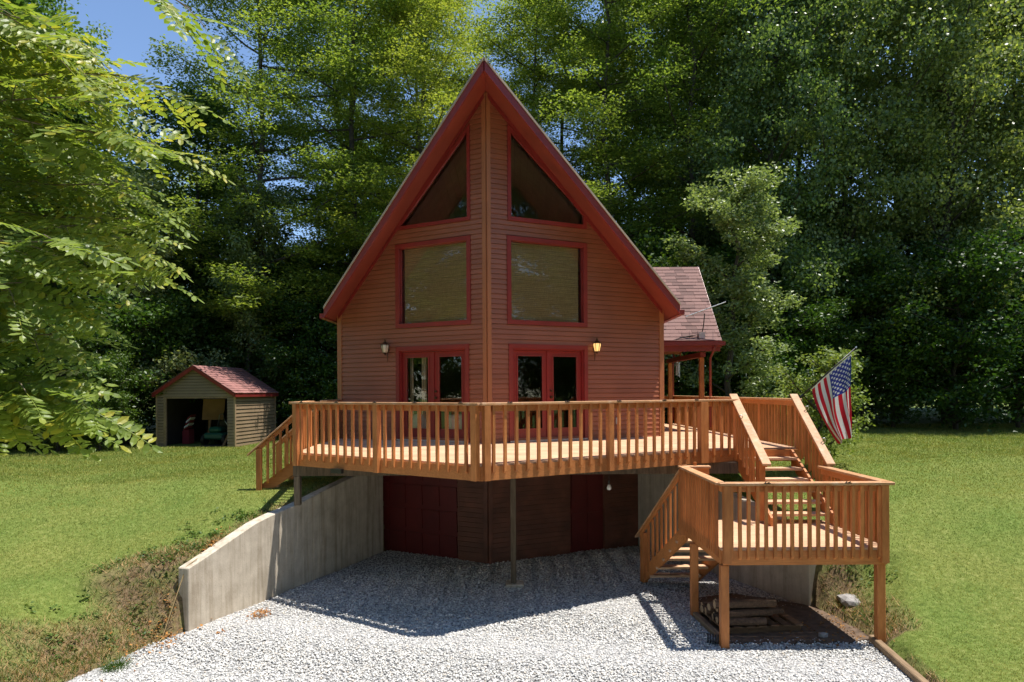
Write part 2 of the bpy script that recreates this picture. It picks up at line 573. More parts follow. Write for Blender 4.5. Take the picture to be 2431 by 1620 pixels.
# ground sheet
def axis(core0, core1, step, far, growth=1.28):
    a = list(np.arange(core0, core1 + 1e-6, step))
    s = step; x = core1; up = []
    while x < far:
        s = min(s * growth, 12); x += s; up.append(x)
    s = step; x = core0; dn = []
    while x > -far:
        s = min(s * growth, 12); x -= s; dn.append(x)
    return np.array(dn[::-1] + a + up)
gx = axis(-6.0, 6.0, 0.07, 260)
gy = axis(7.5, 17.0, 0.07, 260)
GX, GY = np.meshgrid(gx, gy)
GZ = np.array([[ground_z(x, y) for x in gx] for y in gy])
nx, ny = len(gx), len(gy)
ii = np.arange((ny - 1) * (nx - 1))
q = (ii // (nx - 1)) * nx + ii % (nx - 1)
gf = np.stack([q, q + 1, q + nx + 1, q + nx], 1)
g = np_mesh('ground', np.stack([GX.ravel(), GY.ravel(), GZ.ravel()], 1), gf, M['ground'])
g['kind'] = 'structure'
def bank_amount(x, y):
    """1 on the rough banks, 0 on the mown lawn"""
    xe = np.where(y > 10.46, -4.98 + .394 * (y - 10.46), -4.98 + .298 * (y - 10.46))
    dl = xe - x
    w = np.where(y < 10.5, 1.5, np.clip(1.5 - (y - 10.5) * .5, .45, 2)) * (1 + .25 * np.sin(x * 2.1 + 1.3 * y) + .2 * np.sin(4.3 * y - x))
    L = np.where(x < 0, np.clip(1 - dl / w, 0, 1), 0)
    xr_ = np.where(y > 11.43, 4.96 - .43 * (y - 11.43), 5.1)
    Rr = np.where((x > 0) & (y < 13), np.clip(1 - (x - xr_) / np.where(y > 9.6, .75, .12), 0, 1), 0)
    return np.maximum(L, Rr)
ba = g.data.attributes.new('bare', 'FLOAT', 'POINT')
ba.data.foreach_set('value', np.clip(bank_amount(GX, GY) * 1.8, 0, 1).ravel().astype(np.float32))

def gz_bil(xs, ys):
    """ground height at many points, bilinear on the same grid"""
    i = np.clip(np.searchsorted(gx, xs) - 1, 0, nx - 2)
    j = np.clip(np.searchsorted(gy, ys) - 1, 0, ny - 2)
    u = (xs - gx[i]) / (gx[i + 1] - gx[i]); v = (ys - gy[j]) / (gy[j + 1] - gy[j])
    return (GZ[j, i] * (1 - u) * (1 - v) + GZ[j, i + 1] * u * (1 - v) + GZ[j + 1, i] * (1 - u) * v + GZ[j + 1, i + 1] * u * v)

# gravel drive: base sheet + loose stones
ys = np.arange(-8, 16.6, 0.25)
gv = []; gfc = []
for k, y in enumerate(ys):
    x0 = wl_x(y) - (0.0 if y > 10.46 else 0.25); x1 = wr_x(y) + (0 if y > 11.43 else 0.05)
    for t in np.linspace(0, 1, 9):
        gv.append((lerp(x0, x1, t), y, 0.0 + 0.012 * math.sin(3 * y + 7 * t)))
for k in range(len(ys) - 1):
    for t in range(8):
        b = k * 9 + t
        gfc.append((b, b + 1, b + 10, b + 9))
gb = np_mesh('gravel_drive', np.array(gv), np.array(gfc), M['gravel_base'])
gb['kind'] = 'structure'

rng = np.random.default_rng(5)
def stones(n, xy, size, name, mat):
    o = np.array([[1, 0, 0], [-1, 0, 0], [0, 1, 0], [0, -1, 0], [0, 0, 1], [0, 0, -1.0]])
    F = np.array([[0, 2, 4], [2, 1, 4], [1, 3, 4], [3, 0, 4], [2, 0, 5], [1, 2, 5], [3, 1, 5], [0, 3, 5]])
    sc = size * rng.uniform(0.55, 1.35, (n, 1, 1)) * rng.uniform(0.55, 1.0, (n, 1, 3))
    v = o[None] * sc + rng.normal(0, 0.12, (n, 6, 3)) * sc
    q = rng.normal(size=(n, 4)); q /= np.linalg.norm(q, axis=1, keepdims=True)
    w, x, y, z = q.T
    Rm = np.stack([1 - 2 * (y * y + z * z), 2 * (x * y - z * w), 2 * (x * z + y * w),
                   2 * (x * y + z * w), 1 - 2 * (x * x + z * z), 2 * (y * z - x * w),
                   2 * (x * z - y * w), 2 * (y * z + x * w), 1 - 2 * (x * x + y * y)], 1).reshape(n, 3, 3)
    v = np.einsum('nij,nkj->nki', Rm, v)
    v[:, :, 2] *= 0.75
    v += xy[:, None, :]
    f = F[None] + (np.arange(n) * 6)[:, None, None]
    return np_mesh(name, v.reshape(-1, 3), f.reshape(-1, 3), mat)
n0 = 150000
sy = rng.uniform(0, 1, n0) ** 1.15 * 8.6 + 7.4
sx = rng.uniform(-6.2, 5.6, n0)
xe = np.array([wl_x(y) for y in sy]); xr = np.array([wr_x(y) for y in sy])
edge = rng.normal(0, 0.10, n0)
keep = (sx > xe + 0.02 + np.where(sy < 10.4, edge, 0)) & (sx < xr - 0.03)
dirt = (sx > 3.0) & (sy > 9.84 + 0.05 * np.sin(sx * 9) + np.abs(rng.normal(0, 0.10, n0))) & (sy < 11.4)
keep &= ~dirt
keep &= (sy < 11) | (rng.uniform(0, 1, n0) < 0.55)
sx, sy = sx[keep], sy[keep]
sz = rng.uniform(-0.004, 0.018, len(sx))
st = stones(len(sx), np.stack([sx, sy, sz], 1), 0.022, 'gravel_stones', M['stone'])
tag(st, 'loose white limestone gravel covering the drive below the deck', 'gravel', kind='stuff')

# ------------------------------------------------------------------ house
house = empty('prow_house', (-0.3, 20, 0.0), 'red brown chalet with steep prow gable and tall windows above the deck', 'house')
T2, L2, R2 = Vector(TIP), Vector(EL), Vector(ER)
ZR = 10.01                        # soffit height at the ridge
class WallF:
    """frame of one front wall: u along the wall from the prow, w outwards"""
    def __init__(s, a, b, slope):
        s.a = a; s.d = (b - a).normalized(); s.L = (b - a).length
        s.n = Vector((s.d.y, -s.d.x))
        if s.n.y > 0: s.n = -s.n
        s.slope = slope           # soffit drop per metre along the wall
        s.rz = math.atan2(s.d.y, s.d.x)
    def p(s, u, z, w=0.0):
        q = s.a + s.d * u + s.n * w
        return Vector((q.x, q.y, z))
    def top(s, u): return ZR - s.slope * u
    def u_roof(s, z): return min(s.L, (ZR - z) / s.slope)
WL = WallF(T2, L2, 4.49 / (L2 - T2).length)
WR = WallF(T2, R2, 4.40 / (R2 - T2).length)

def slab(mb, w, u00, u01, u10, u11, z0, z1, w0, w1, w2=None, w3=None):
    """prism on a wall: bottom from u00..u01, top from u10..u11, depths w0 (back) to w1 (front); w2,w3 for the top edge"""
    w2 = w0 if w2 is None else w2; w3 = w1 if w3 is None else w3
    p = [w.p(u00, z0, w1), w.p(u01, z0, w1), w.p(u01, z0, w0), w.p(u00, z0, w0),
         w.p(u10, z1, w3), w.p(u11, z1, w3), w.p(u11, z1, w2), w.p(u10, z1, w2)]
    if w is WL:                   # keep outward facing winding
        p = [p[1], p[0], p[3], p[2], p[5], p[4], p[7], p[6]]
    mb.hexa(p)
    return mb

def opening_lo(w):   # big square window (outer casing edge)
    return dict(z0=5.10, z1=7.0, u0=0.38 if w is WL else 0.46, u1=lambda z, w=w: 2.37 if w is WL else 2.47)
def upt(w, u):       # top edge of the raked window
    return 9.40 - 1.02 * (u - 0.38) if w is WL else 9.40 - 0.86 * (u - 0.48)
def opening_up(w):
    ue = 2.36 if w is WL else 2.46
    return dict(z0=7.33, z1=9.40, u0=0.38 if w is WL else 0.48,
                u1=lambda z, w=w, ue=ue: min(ue, (9.40 - z) / (1.02 if w is WL else 0.86) + (0.38 if w is WL else 0.48)))
def opening_door(w):
    return dict(z0=DZ, z1=4.68, u0=0.43 if w is WL else 0.49, u1=lambda z, w=w: 2.37 if w is WL else 2.47)

def intervals(w, z0, z1, ops, ustart, inset=0.0):
    zc = 0.5 * (z0 + z1)
    segs = [[ustart, ustart, w.u_roof(z0), w.u_roof(z1)]]     # a0 a1 b0 b1
    for o in ops:
        if o['z0'] + inset < zc < o['z1'] - inset:
            a, b, c, d = segs.pop()
            oa = o['u0'] + inset
            if oa > a + 0.02: segs.append([a, b, oa, oa])
            ob0, ob1 = o['u1'](z0) - inset, o['u1'](z1) - inset
            if c > ob0 + 0.01: segs.append([max(ob0, oa), max(ob1, oa), c, max(d, max(ob1, oa))])
    return segs

def build_wall(w, ops, z0, z1, name, sid, step, ustart, usidet=None, mat='siding'):
    back = MB()
    z = z0
    while z < z1 - 1e-4:
        zt = min(z + 0.1, z1)
        for a, b, c, d in intervals(w, z, zt, ops, 0.0, 0.03):
            if max(c - a, d - b) > 0.01:
                slab(back, w, a, c, b, max(d, b + 0.002), z, zt, -0.14, 0.0)
        z = zt
    wall = back.build(name, M[mat], house)
    z = z0 + 0.01
    while z < z1 - 0.02:
        zt = min(z + step, z1)
        for a, b, c, d in intervals(w, z, zt, ops, ustart, 0.03):
            if c - a > 0.03:
                m = MB()
                slab(m, w, a, c - 0.004, b, max(d - 0.004, b + 0.004), z, zt - 0.014, 0.002, 0.034, 0.002, 0.016)
                m.build('siding_board', M[mat], wall)
        z = zt
    return wall

for w in (WL, WR):
    ops = [opening_door(w), opening_lo(w), opening_up(w)]
    build_wall(w, ops, DZ - 0.02, ZR, 'front_wall', True, 0.1065, 0.065)
# corner boards
cb = MB()
for w in (WL, WR):
    slab(cb, w, -0.005, 0.085, -0.005, 0.085, DZ, ZR - 0.03, 0.0, 0.042)
cb.build('corner_board', M['corner'], house)
for w in (WL, WR):
    m = MB()
    slab(m, w, w.L - 0.10, w.L + 0.03, w.L - 0.10, w.L + 0.03, 0.4, w.top(w.L) + 0.02, 0.0, 0.042)
    m.build('corner_board', M['corner'], house)

# ---- windows
def casing(w, pts, width, name, mat, parent, w0=0.0, w1=0.045):
    """mitred casing around polygon pts [(u,z)] (outer edge)"""
    n = len(pts)
    cx = sum(p[0] for p in pts) / n; cz = sum(p[1] for p in pts) / n
    inner = []
    for i in range(n):
        p0 = Vector(pts[i - 1]); p1 = Vector(pts[i]); p2 = Vector(pts[(i + 1) % n])
        e1 = (p1 - p0).normalized(); e2 = (p2 - p1).normalized()
        n1 = Vector((-e1.y, e1.x)); n2 = Vector((-e2.y, e2.x))
        if n1.dot(Vector((cx, cz)) - p1) < 0: n1 = -n1
        if n2.dot(Vector((cx, cz)) - p1) < 0: n2 = -n2
        bis = (n1 + n2)
        inner.append(p1 + bis * (width / (1 + n1.dot(n2))))
    mb = MB()
    for i in range(n):
        j = (i + 1) % n
        q = [pts[i], pts[j], inner[j], inner[i]]
        mb.prism([w.p(a, z, w0) for a, z in q], (w.n.x * (w1 - w0), w.n.y * (w1 - w0), 0))
    mb.build(name, mat, parent)
    return inner

def pane(w, pts, name, mat, parent, w0, th=0.008):
    mb = MB()
    mb.prism([w.p(a, z, w0) for a, z in pts], (w.n.x * th, w.n.y * th, 0))
    return mb.build(name, mat, parent)

for w in (WL, WR):
    o = opening_lo(w)
    u0, u1 = o['u0'], o['u1'](0)
    win = MB()
    # sash recess ring is the window part itself
    pts = [(u0, 5.10), (u1, 5.10), (u1, 7.0), (u0, 7.0)]
    fin = [(u0 + .075, 5.175), (u1 - .075, 5.175), (u1 - .075, 6.925), (u0 + .075, 6.925)]
    for i in range(4):
        j = (i + 1) % 4
        a, b = Vector(fin[i]), Vector(fin[j])
        c = Vector(((fin[0][0] + fin[2][0]) / 2, (fin[0][1] + fin[2][1]) / 2))
        ai = a + Vector((sgn(c.x - a.x), sgn(c.y - a.y))) * 0.03
        bi = b + Vector((sgn(c.x - b.x), sgn(c.y - b.y))) * 0.03
        win.prism([w.p(p[0], p[1], -0.12) for p in (a, b, bi, ai)], (w.n.x * 0.10, w.n.y * 0.10, 0))
    wo = win.build('window', M['red'], house)
    casing(w, pts, 0.095, 'frame', M['red'], wo, 0.003, 0.05)
    pane(w, [(u0 + .09, 5.19), (u1 - .09, 5.19), (u1 - .09, 6.91), (u0 + .09, 6.91)], 'pane', M['glass'], wo, -0.07)
    # woven roller blind behind the glass, with a slim gap at one side
    gap = 0.06
    a0, a1 = (u0 + .12, u1 - .09 - gap) if w is WL else (u0 + .10, u1 - .15)
    bm = MB()
    n = 40
    for k in range(n):
        za = 5.215 + (6.90 - 5.215) * k / n; zb = 5.215 + (6.90 - 5.215) * (k + 1) / n
        bo = 0.006 * (k % 2)
        slab(bm, w, a0, a1, a0, a1, za, zb - 0.004, -0.125 + bo, -0.115 + bo)
    bm.build('blind', M['blind'], wo)
    # raked window
    o = opening_up(w)
    u0 = o['u0']
    if w is WL:
        pts = [(u0, 7.33), (2.36, 7.33), (2.36, 7.385), (u0, 9.40)]
    else:
        pts = [(u0, 7.33), (2.46, 7.33), (2.46, 7.70), (u0, 9.40)]
    mb = MB()
    mb.prism([w.p(a, z, -0.13) for a, z in [(u0 + .08, 7.36), (2.2, 7.36), (2.2, 7.41), (u0 + .08, 7.41)]], (w.n.x * 0.12, w.n.y * 0.12, 0))
    wo = mb.build('window', M['red'], house)
    inn = casing(w, pts, 0.085 if w is WR else 0.075, 'frame', M['red'], wo, 0.003, 0.05)
    cxx = sum(p[0] for p in pts) / 4; czz = sum(p[1] for p in pts) / 4
    pane(w, [(lerp(p[0], cxx, .06), lerp(p[1], czz, .06)) for p in pts], 'pane', M['glass'], wo, -0.07)

# ---- french doors
for w in (WL, WR):
    u0 = 0.43 if w is WL else 0.49
    u1 = 2.37 if w is WL else 2.47
    fr = MB()
    for a, b, z0, z1 in ((u0 + .085, u0 + .125, DZ + .03, 4.59), (u1 - .125, u1 - .085, DZ + .03, 4.59), (u0 + .085, u1 - .085, 4.55, 4.6)):
        slab(fr, w, a, b, a, b, z0, z1, -0.13, 0.01)
    d = fr.build('french_door', M['red_door'], house)
    cs = MB()
    slab(cs, w, u0, u0 + .09, u0, u0 + .09, DZ + 0.003, 4.68, 0.003, 0.05)
    slab(cs, w, u1 - .09, u1, u1 - .09, u1, DZ + 0.003, 4.68, 0.003, 0.05)
    slab(cs, w, u0 + .09, u1 - .09, u0 + .09, u1 - .09, 4.585, 4.68, 0.003, 0.052)
    cs.build('casing', M['red'], d)
    th = MB()
    slab(th, w, u0 + .02, u1 - .02, u0 + .02, u1 - .02, DZ + 0.004, DZ + 0.035, -0.13, 0.06)
    th.build('threshold', M['steel'], d)
    um = (u0 + u1) / 2
    a0, a1 = u0 + .127, u1 - .127
    for k, (la, lb) in enumerate(((a0, um - 0.02), (um + 0.02, a1))):
        lf = MB()
        gu0, gu1, gz0, gz1 = la + .115, lb - .115, 2.83, 4.43
        if w is WL and k == 0: gu0, gu1 = la + .10, lb - .13
        for a, b, z0, z1 in ((la, gu0, DZ + .04, 4.545), (gu1, lb, DZ + .04, 4.545), (gu0, gu1, DZ + .04, gz0), (gu0, gu1, gz1, 4.545)):
            slab(lf, w, a, b, a, b, z0, z1, -0.09, -0.045)
        lfo = lf.build('door_leaf', M['red_door'], d)
        bead = MB()
        for a, b, z0, z1 in ((gu0 - .02, gu0 + .008, gz0 - .02, gz1 + .02), (gu1 - .008, gu1 + .02, gz0 - .02, gz1 + .02), (gu0 + .008, gu1 - .008, gz0 - .02, gz0 + .008), (gu0 + .008, gu1 - .008, gz1 - .008, gz1 + .02)):
            slab(bead, w, a, b, a, b, z0, z1, -0.044, -0.033)
        bead.build('glazing_bead', M['red'], d)
        pane(w, [(gu0, gz0), (gu1, gz0), (gu1, gz1), (gu0, gz1)], 'pane', M['glass_dark'], d, -0.07)
    ast = MB()
    slab(ast, w, um - .03, um + .03, um - .03, um + .03, DZ + .05, 4.54, -0.043, -0.02)
    ast.build('astragal', M['red_door'], d)
    for zz, rr in ((3.52, 0.032), (3.66, 0.026)):
        kn = MB()
        c = w.p(um + (0.075 if w is WR else -0.075), zz, -0.044)
        kn.rod(c, c + Vector((w.n.x, w.n.y, 0)) * 0.03, rr * .6)
        kn.rod(c + Vector((w.n.x, w.n.y, 0)) * 0.03, c + Vector((w.n.x, w.n.y, 0)) * 0.06, rr, rr * .8, 12)
        kn.build('knob' if zz < 3.6 else 'deadbolt', M['bronze'], d)

# outlet cover on the right wall
m = MB()
slab(m, WR, 3.235, 3.325, 3.235, 3.325, 2.88, 3.03, 0.02, 0.06)
slab(m, WR, 3.25, 3.31, 3.25, 3.31, 2.90, 3.01, 0.06, 0.072)
m.build('outlet_cover', M['plastic'], house)

# ---- roof
AP = Vector((-0.515, 13.48)); RF_L = Vector((-4.24, 15.50)); RF_R = Vector((3.81, 15.50))
SLL = (ZR - 5.52) / 3.61; SLR = (ZR - 5.61) / 4.14
ZE_L = ZR - SLL * (AP.x - RF_L.x); ZE_R = ZR - SLR * (RF_R.x - AP.x)
TH = 0.20
roof = MB()
for tip, ze in ((RF_L, ZE_L), (RF_R, ZE_R)):
    poly = [(AP.x, AP.y, ZR), (tip.x, tip.y, ze), (tip.x, YB + .4, ze), (AP.x, YB + .4, ZR)]
    roof.prism(poly, (0, 0, TH))
roof = roof.build('roof', M['soffit'], house)
# fascia boards along the rakes (outer and a slimmer inner board) + drip edge
for tip, ze, s in ((RF_L, ZE_L, -1), (RF_R, ZE_R, 1)):
    a = Vector((AP.x, AP.y, ZR)); b = Vector((tip.x, tip.y, ze))
    d2 = (tip - AP).normalized()
    nn = Vector((d2.y, -d2.x)); nn = nn if nn.y < 0 else -nn
    out = Vector((nn.x, nn.y, 0))
    for nm, z0, z1, o0, o1, mt in (('fascia', -0.035, 0.165, 0.002, 0.035, M['red']), ('drip_edge', 0.17, 0.225, 0.002, 0.055, M['drip']),
                                   ('frieze_board', -0.20, -0.002, -0.16, -0.12, M['red'])):
        f = MB()
        e = 0.0
        A = a + out * o0; B = b + out * o0
        f.prism([A + Vector((0, 0, z0)), B + Vector((0, 0, z0)), B + Vector((0, 0, z1)), A + Vector((0, 0, z1))], out * (o1 - o0))
        if nm == 'frieze_board':
            continue
        f.build(nm, mt, roof)
    # soffit strip trim against the wall
    w = WL if s < 0 else WR
    f = MB()
    f.prism([w.p(0.02, w.top(0.02) - 0.13, 0.026), w.p(w.L - 0.02, w.top(w.L - 0.02) - 0.13, 0.026),
             w.p(w.L - 0.02, w.top(w.L - 0.02) - 0.004, 0.026), w.p(0.02, w.top(0.02) - 0.004, 0.026)], (w.n.x * .03, w.n.y * .03, 0))
    f.build('frieze_board', M['red'], roof)
    # eave gutter end
    gq = MB()
    xo = tip.x + s * 0.02
    gq.box(min(xo, xo + s * .11), max(xo, xo + s * .11), tip.y + .03, YB + .3, ze - 0.03, ze + 0.075)
    gq.build('gutter', M['red'], roof)
# shingle courses on the main roof
def shingles(parent, a, b, c, d, n, mat, tabs=0.3, th=0.014, seed=0, name='shingle_course'):
    """courses between eave edge a-b and ridge edge d-c (a,d on the same rake)"""
    a, b, c, d = map(Vector, (a, b, c, d))
    nrm = (b - a).cross(d - a).normalized()
    if nrm.z < 0: nrm = -nrm
    rr = random.Random(seed)
    for k in range(n):
        t0, t1 = k / n, min(1, (k + 1.15) / n)
        p0, p1 = a.lerp(d, t0), b.lerp(c, t0)
        q0, q1 = a.lerp(d, t1), b.lerp(c, t1)
        L = (p1 - p0).length
        m = MB()
        x = -rr.uniform(0, tabs)
        while x < L:
            wd = tabs * rr.uniform(0.75, 1.3)
            s0, s1 = max(0, x) / L, min(L, x + wd - 0.004) / L
            x += wd
            if s1 - s0 < 0.002: continue
            drop = rr.uniform(-0.06, 0.02) / n
            up = nrm * (th * rr.uniform(0.8, 1.5))
            A, B = p0.lerp(p1, s0), p0.lerp(p1, s1)
            Cc, D = q0.lerp(q1, s1), q0.lerp(q1, s0)
            dv = (A - D) * (-drop)
            A, B = A - dv, B - dv
            m.add([A + nrm * .002, B + nrm * .002, Cc + nrm * .002, D + nrm * .002, A + up, B + up, Cc + nrm * .004, D + nrm * .004],
                  [(3, 2, 1, 0), (4, 5, 6, 7), (0, 1, 5, 4), (1, 2, 6, 5), (2, 3, 7, 6), (3, 0, 4, 7)])
        m.build(name, mat, parent)
for tip, ze in ((RF_L, ZE_L), (RF_R, ZE_R)):
    shingles(roof, (tip.x, tip.y, ze + TH + .002), (tip.x, YB + .4, ze + TH + .002), (AP.x, YB + .4, ZR + TH + .002), (AP.x, AP.y, ZR + TH + .002), 34, M['shingle'], 0.9, 0.02, 3)
rc = MB()
rc.prism([(AP.x - .13, AP.y - .03, ZR + TH - .12), (AP.x, AP.y - .03, ZR + TH + .045), (AP.x + .13, AP.y - .03, ZR + TH - .10), (AP.x, AP.y - .03, ZR + TH + .01)], (0, YB - AP.y + .4, 0))
rc.build('ridge_cap', M['drip'], roof)

# ---- side and back walls, interior
for (x, zt, s) in ((EL[0], ZR - SLL * (AP.x - EL[0]), -1), (ER[0], ZR - SLR * (ER[0] - AP.x), 1)):
    y0 = (EL if s < 0 else ER)[1]
    m = MB()
    m.box(min(x, x - s * .14), max(x, x - s * .14), y0 + .02, YB, 0.0, zt)
    sw = m.build('side_wall', M['siding'], house)
    z = DZ - .1
    b = MB()
    while z < zt - 0.05:
        xa, xb, xc = x + s * .002, x + s * .034, x + s * .016
        z2 = min(z + .0925, zt)
        p = [(xa, y0 + .03, z), (xb, y0 + .03, z), (xb, YB, z), (xa, YB, z), (xa, y0 + .03, z2), (xc, y0 + .03, z2), (xc, YB, z2), (xa, YB, z2)]
        b.hexa(p)
        z += .1065
    b.build('siding', M['siding'], sw)['kind'] = 'stuff'
zl_, zr2 = ZR - SLL * (AP.x - EL[0]), ZR - SLR * (ER[0] - AP.x)
m = MB()
m.prism([(EL[0], YB, 0), (ER[0], YB, 0), (ER[0], YB, zr2), (ER[0] - 1.5, YB, 7.0), (EL[0] + 1.3, YB, 7.0), (EL[0], YB, zl_)], (0, -.14, 0))
bw_ = m.build('back_wall', M['siding'], house)
xl7, xr7 = AP.x - (ZR - 7.0) / SLL, AP.x + (ZR - 7.0) / SLR
m = MB()
for a, b in (((xl7, 7.0), (AP.x, ZR)), ((AP.x, ZR), (xr7, 7.0))):
    m.prism([(a[0], YB, a[1]), (b[0], YB, b[1]), (b[0], YB, b[1] - .25), (a[0], YB, a[1] - .25)], (0, -.14, 0))
m.prism([(AP.x - .06, YB - .02, 7.0), (AP.x + .06, YB - .02, 7.0), (AP.x + .06, YB - .02, ZR - .2), (AP.x - .06, YB - .02, ZR - .2)], (0, -.1, 0))
m.build('rear_window_frame', M['red'], house)
m = MB()
m.prism([(xl7 + .1, YB - .06, 7.0), (xr7 - .1, YB - .06, 7.0), (AP.x, YB - .06, ZR - .25)], (0, -.008, 0))
m.build('rear_pane', M['glass'], house)
m = MB()
m.box(-2.6, ER[0], YB + .003, 22.75, 0, 4.8)
m.build('rear_extension', M['siding'], house)
# interior: floor and plank ceiling
m = MB()
m.prism([(TIP[0], TIP[1] + .17, DZ - .2), (ER[0] - .16, ER[1] + .06, DZ - .2), (ER[0] - .16, YB - .2, DZ - .2), (EL[0] + .16, YB - .2, DZ - .2), (EL[0] + .16, EL[1] + .06, DZ - .2)], (0, 0, .19))
m.build('interior_floor', M['dark_in'], house)
m = MB()
m.prism([(EL[0] + .15, 19.2, DZ), (ER[0] - .15, 19.2, DZ), (ER[0] - .15, 19.2, 4.74), (EL[0] + .15, 19.2, 4.74)], (0, .1, 0))
m.build('partition_wall', M['dark_in'], house)
m = MB()
m.prism([(EL[0] + .2, 17.3, 4.75), (ER[0] - .2, 17.3, 4.75), (ER[0] - .2, 20.5, 4.75), (EL[0] + .2, 20.5, 4.75)], (0, 0, .2))
m.build('loft_floor', M['tan_in'], house)
for s, x1, sl_ in ((-1, EL[0] + .18, SLL), (1, ER[0] - .18, SLR)):
    n = 26
    for k in range(n):
        xa = lerp(AP.x, x1, k / n); xb = lerp(AP.x, x1, (k + .965) / n)
        za = ZR - .05 - sl_ * abs(xa - AP.x); zb = ZR - .05 - sl_ * abs(xb - AP.x)
        # start of each plank follows the prow
        def yf(x):
            w = WL if s < 0 else WR
            q = (x - TIP[0]) / w.d.x
            return TIP[1] + w.d.y * q + 0.17
        b = MB()
        b.prism([(xa, yf(xa), za), (xb, yf(xb), zb), (xb, YB - .16, zb), (xa, YB - .16, za)], (0, 0, -.03))
        b.build('ceiling_plank', M['tan_in'], house)

# basement under the deck
def basement():
    for w, uu in ((WL, (0.75, 3.1)), (WR, (2.0, 2.92))):
        ops = [dict(z0=-0.1, z1=2.2, u0=uu[0], u1=lambda z, q=uu: q[1])]
        build_wall_low(w, ops)
def build_wall_low(w, ops):
    back = MB()
    z = 0.0
    while z < 2.34:
        zt = min(z + .1, 2.34)
        for a, b, c, d in intervals(w, z, zt, ops, 0.0, 0.0):
            slab(back, w, a, c, b, d, z, zt, -.14, 0.0)
        z = zt
    wall = back.build('basement_wall', M['siding_shade'], house)
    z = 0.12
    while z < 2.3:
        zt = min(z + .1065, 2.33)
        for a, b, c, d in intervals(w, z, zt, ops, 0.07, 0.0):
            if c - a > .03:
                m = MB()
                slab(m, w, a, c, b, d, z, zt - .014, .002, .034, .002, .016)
                m.build('siding_board', M['siding_shade'], wall)
        z = zt
basement()
m = MB()
slab(m, WL, .75, 3.1, .75, 3.1, 0, 2.2, -.10, -.06)
gd = m.build('garage_door', M['red_shade'], house)
for r in range(4):
    for c in range(5):
        u = .80 + c * .46; z = .06 + r * .535
        p = MB()
        slab(p, WL, u, u + .40, u + .02, u + .38, z, z + .43, -.059, -.035)
        p.build('panel', M['red_shade'], gd)
m = MB()
slab(m, WR, 2.0, 2.92, 2.0, 2.92, 0, 2.2, -.10, -.06)
bd = m.build('basement_door', M['red_shade'], house)
for u in (2.06, 2.49):
    for z, h in ((.18, .7), (1.0, .95)):
        p = MB()
        slab(p, WR, u, u + .36, u + .02, u + .34, z, z + h, -.059, -.04)
        p.build('panel', M['red_shade'], bd)
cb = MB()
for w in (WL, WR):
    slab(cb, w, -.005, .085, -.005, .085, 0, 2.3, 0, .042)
cb.build('corner_board', M['siding_shade'], house)

# ---- porch wing on the right
pw_x1 = 5.62; yE = 18.35; yR = 20.6; yK = 22.85; zE = 4.86; zRd = 7.25
pr = MB()
pr.prism([(ER[0] - .3, yE, zE), (pw_x1, yE, zE), (pw_x1, yR, zRd), (ER[0] - 2.2, yR, zRd)], (0, 0, .12))
pr.prism([(ER[0] - .3, yK, zE), (pw_x1, yK, zE), (pw_x1, yR, zRd), (ER[0] - 2.2, yR, zRd)], (0, 0, .12))
porch = pr.build('porch_roof', M['soffit'], house)
shingles(porch, (ER[0] - .05, yE - .03, zE + .125), (pw_x1 + .02, yE - .03, zE + .125), (pw_x1 + .02, yR, zRd + .125), (ER[0] - .05, yR, zRd + .125), 22, M['shingle'], 0.32, 0.016, 11)
shingles(porch, (ER[0] - .05, yK + .03, zE + .125), (pw_x1 + .02, yK + .03, zE + .125), (pw_x1 + .02, yR, zRd + .125), (ER[0] - .05, yR, zRd + .125), 22, M['shingle'], 0.9, 0.016, 12)
m = MB()
m.box(ER[0] - .1, pw_x1 + .08, yE - .16, yE - .03, zE - .01, zE + .10)
m.build('gutter', M['red'], porch)
m = MB()
m.box(ER[0] - .1, pw_x1 - .02, yE - .028, yE + .03, zE - .16, zE - .012)
m.build('fascia', M['red'], porch)
for y0 in (yE, yK):
    m = MB()
    m.prism([(pw_x1 + .004, y0, zE - .06), (pw_x1 + .004, yR, zRd - .06), (pw_x1 + .004, yR, zRd + .13), (pw_x1 + .004, y0, zE + .13)], (.03, 0, 0))
    m.build('fascia', M['red'], porch)
m = MB()
m.box(5.13, 5.27, yE + .2, yK - .2, zE - .30, zE - .17)
m.build('porch_beam', M['red'], house)
for yy in (18.72, 22.45):
    m = MB()
    m.box(5.14, 5.26, yy - .06, yy + .06, DZ + .003, zE - .302)
    m.build('porch_post', M['stain'], house, bevel=.008)
for yy in (18.42, 22.72):
    m = MB()
    m.tube([(5.42, yE - .09 if yy < 20 else yK + .05, zE - .01), (5.42, yy - .04, zE - .18), (5.36, yy, zE - .34), (5.36, yy, DZ + .1)], .036, 8)
    m.build('downspout', M['red'], house, smooth=True)

# ------------------------------------------------------------------ deck
deck = empty('timber_deck', (0, 13, 0), 'orange stained timber deck with railings wrapping round the chalet', 'deck')
A_T = Vector((-0.48, 10.22)); A_L = Vector((-3.98, 12.59)); A_R = Vector((3.51, 12.61)); A_S = Vector((4.25, 12.90))
XS = 5.40                          # right hand side of the deck
def xL(y):
    if y < A_L.y: return A_T.x + (A_L.x - A_T.x) * (y - A_T.y) / (A_L.y - A_T.y)
    return float(np.interp(y, [12.59, 14.0, 15.12, 16.4], [-3.98, -4.10, -4.16, -4.16]))
def xRt(y):
    if y < A_R.y: return A_T.x + (A_R.x - A_T.x) * (y - A_T.y) / (A_R.y - A_T.y)
    if y < A_S.y: return A_R.x + (A_S.x - A_R.x) * (y - A_R.y) / (A_S.y - A_R.y)
    return XS
def hL(y): return TIP[0] + (EL[0] - TIP[0]) * (y - TIP[1]) / (EL[1] - TIP[1])
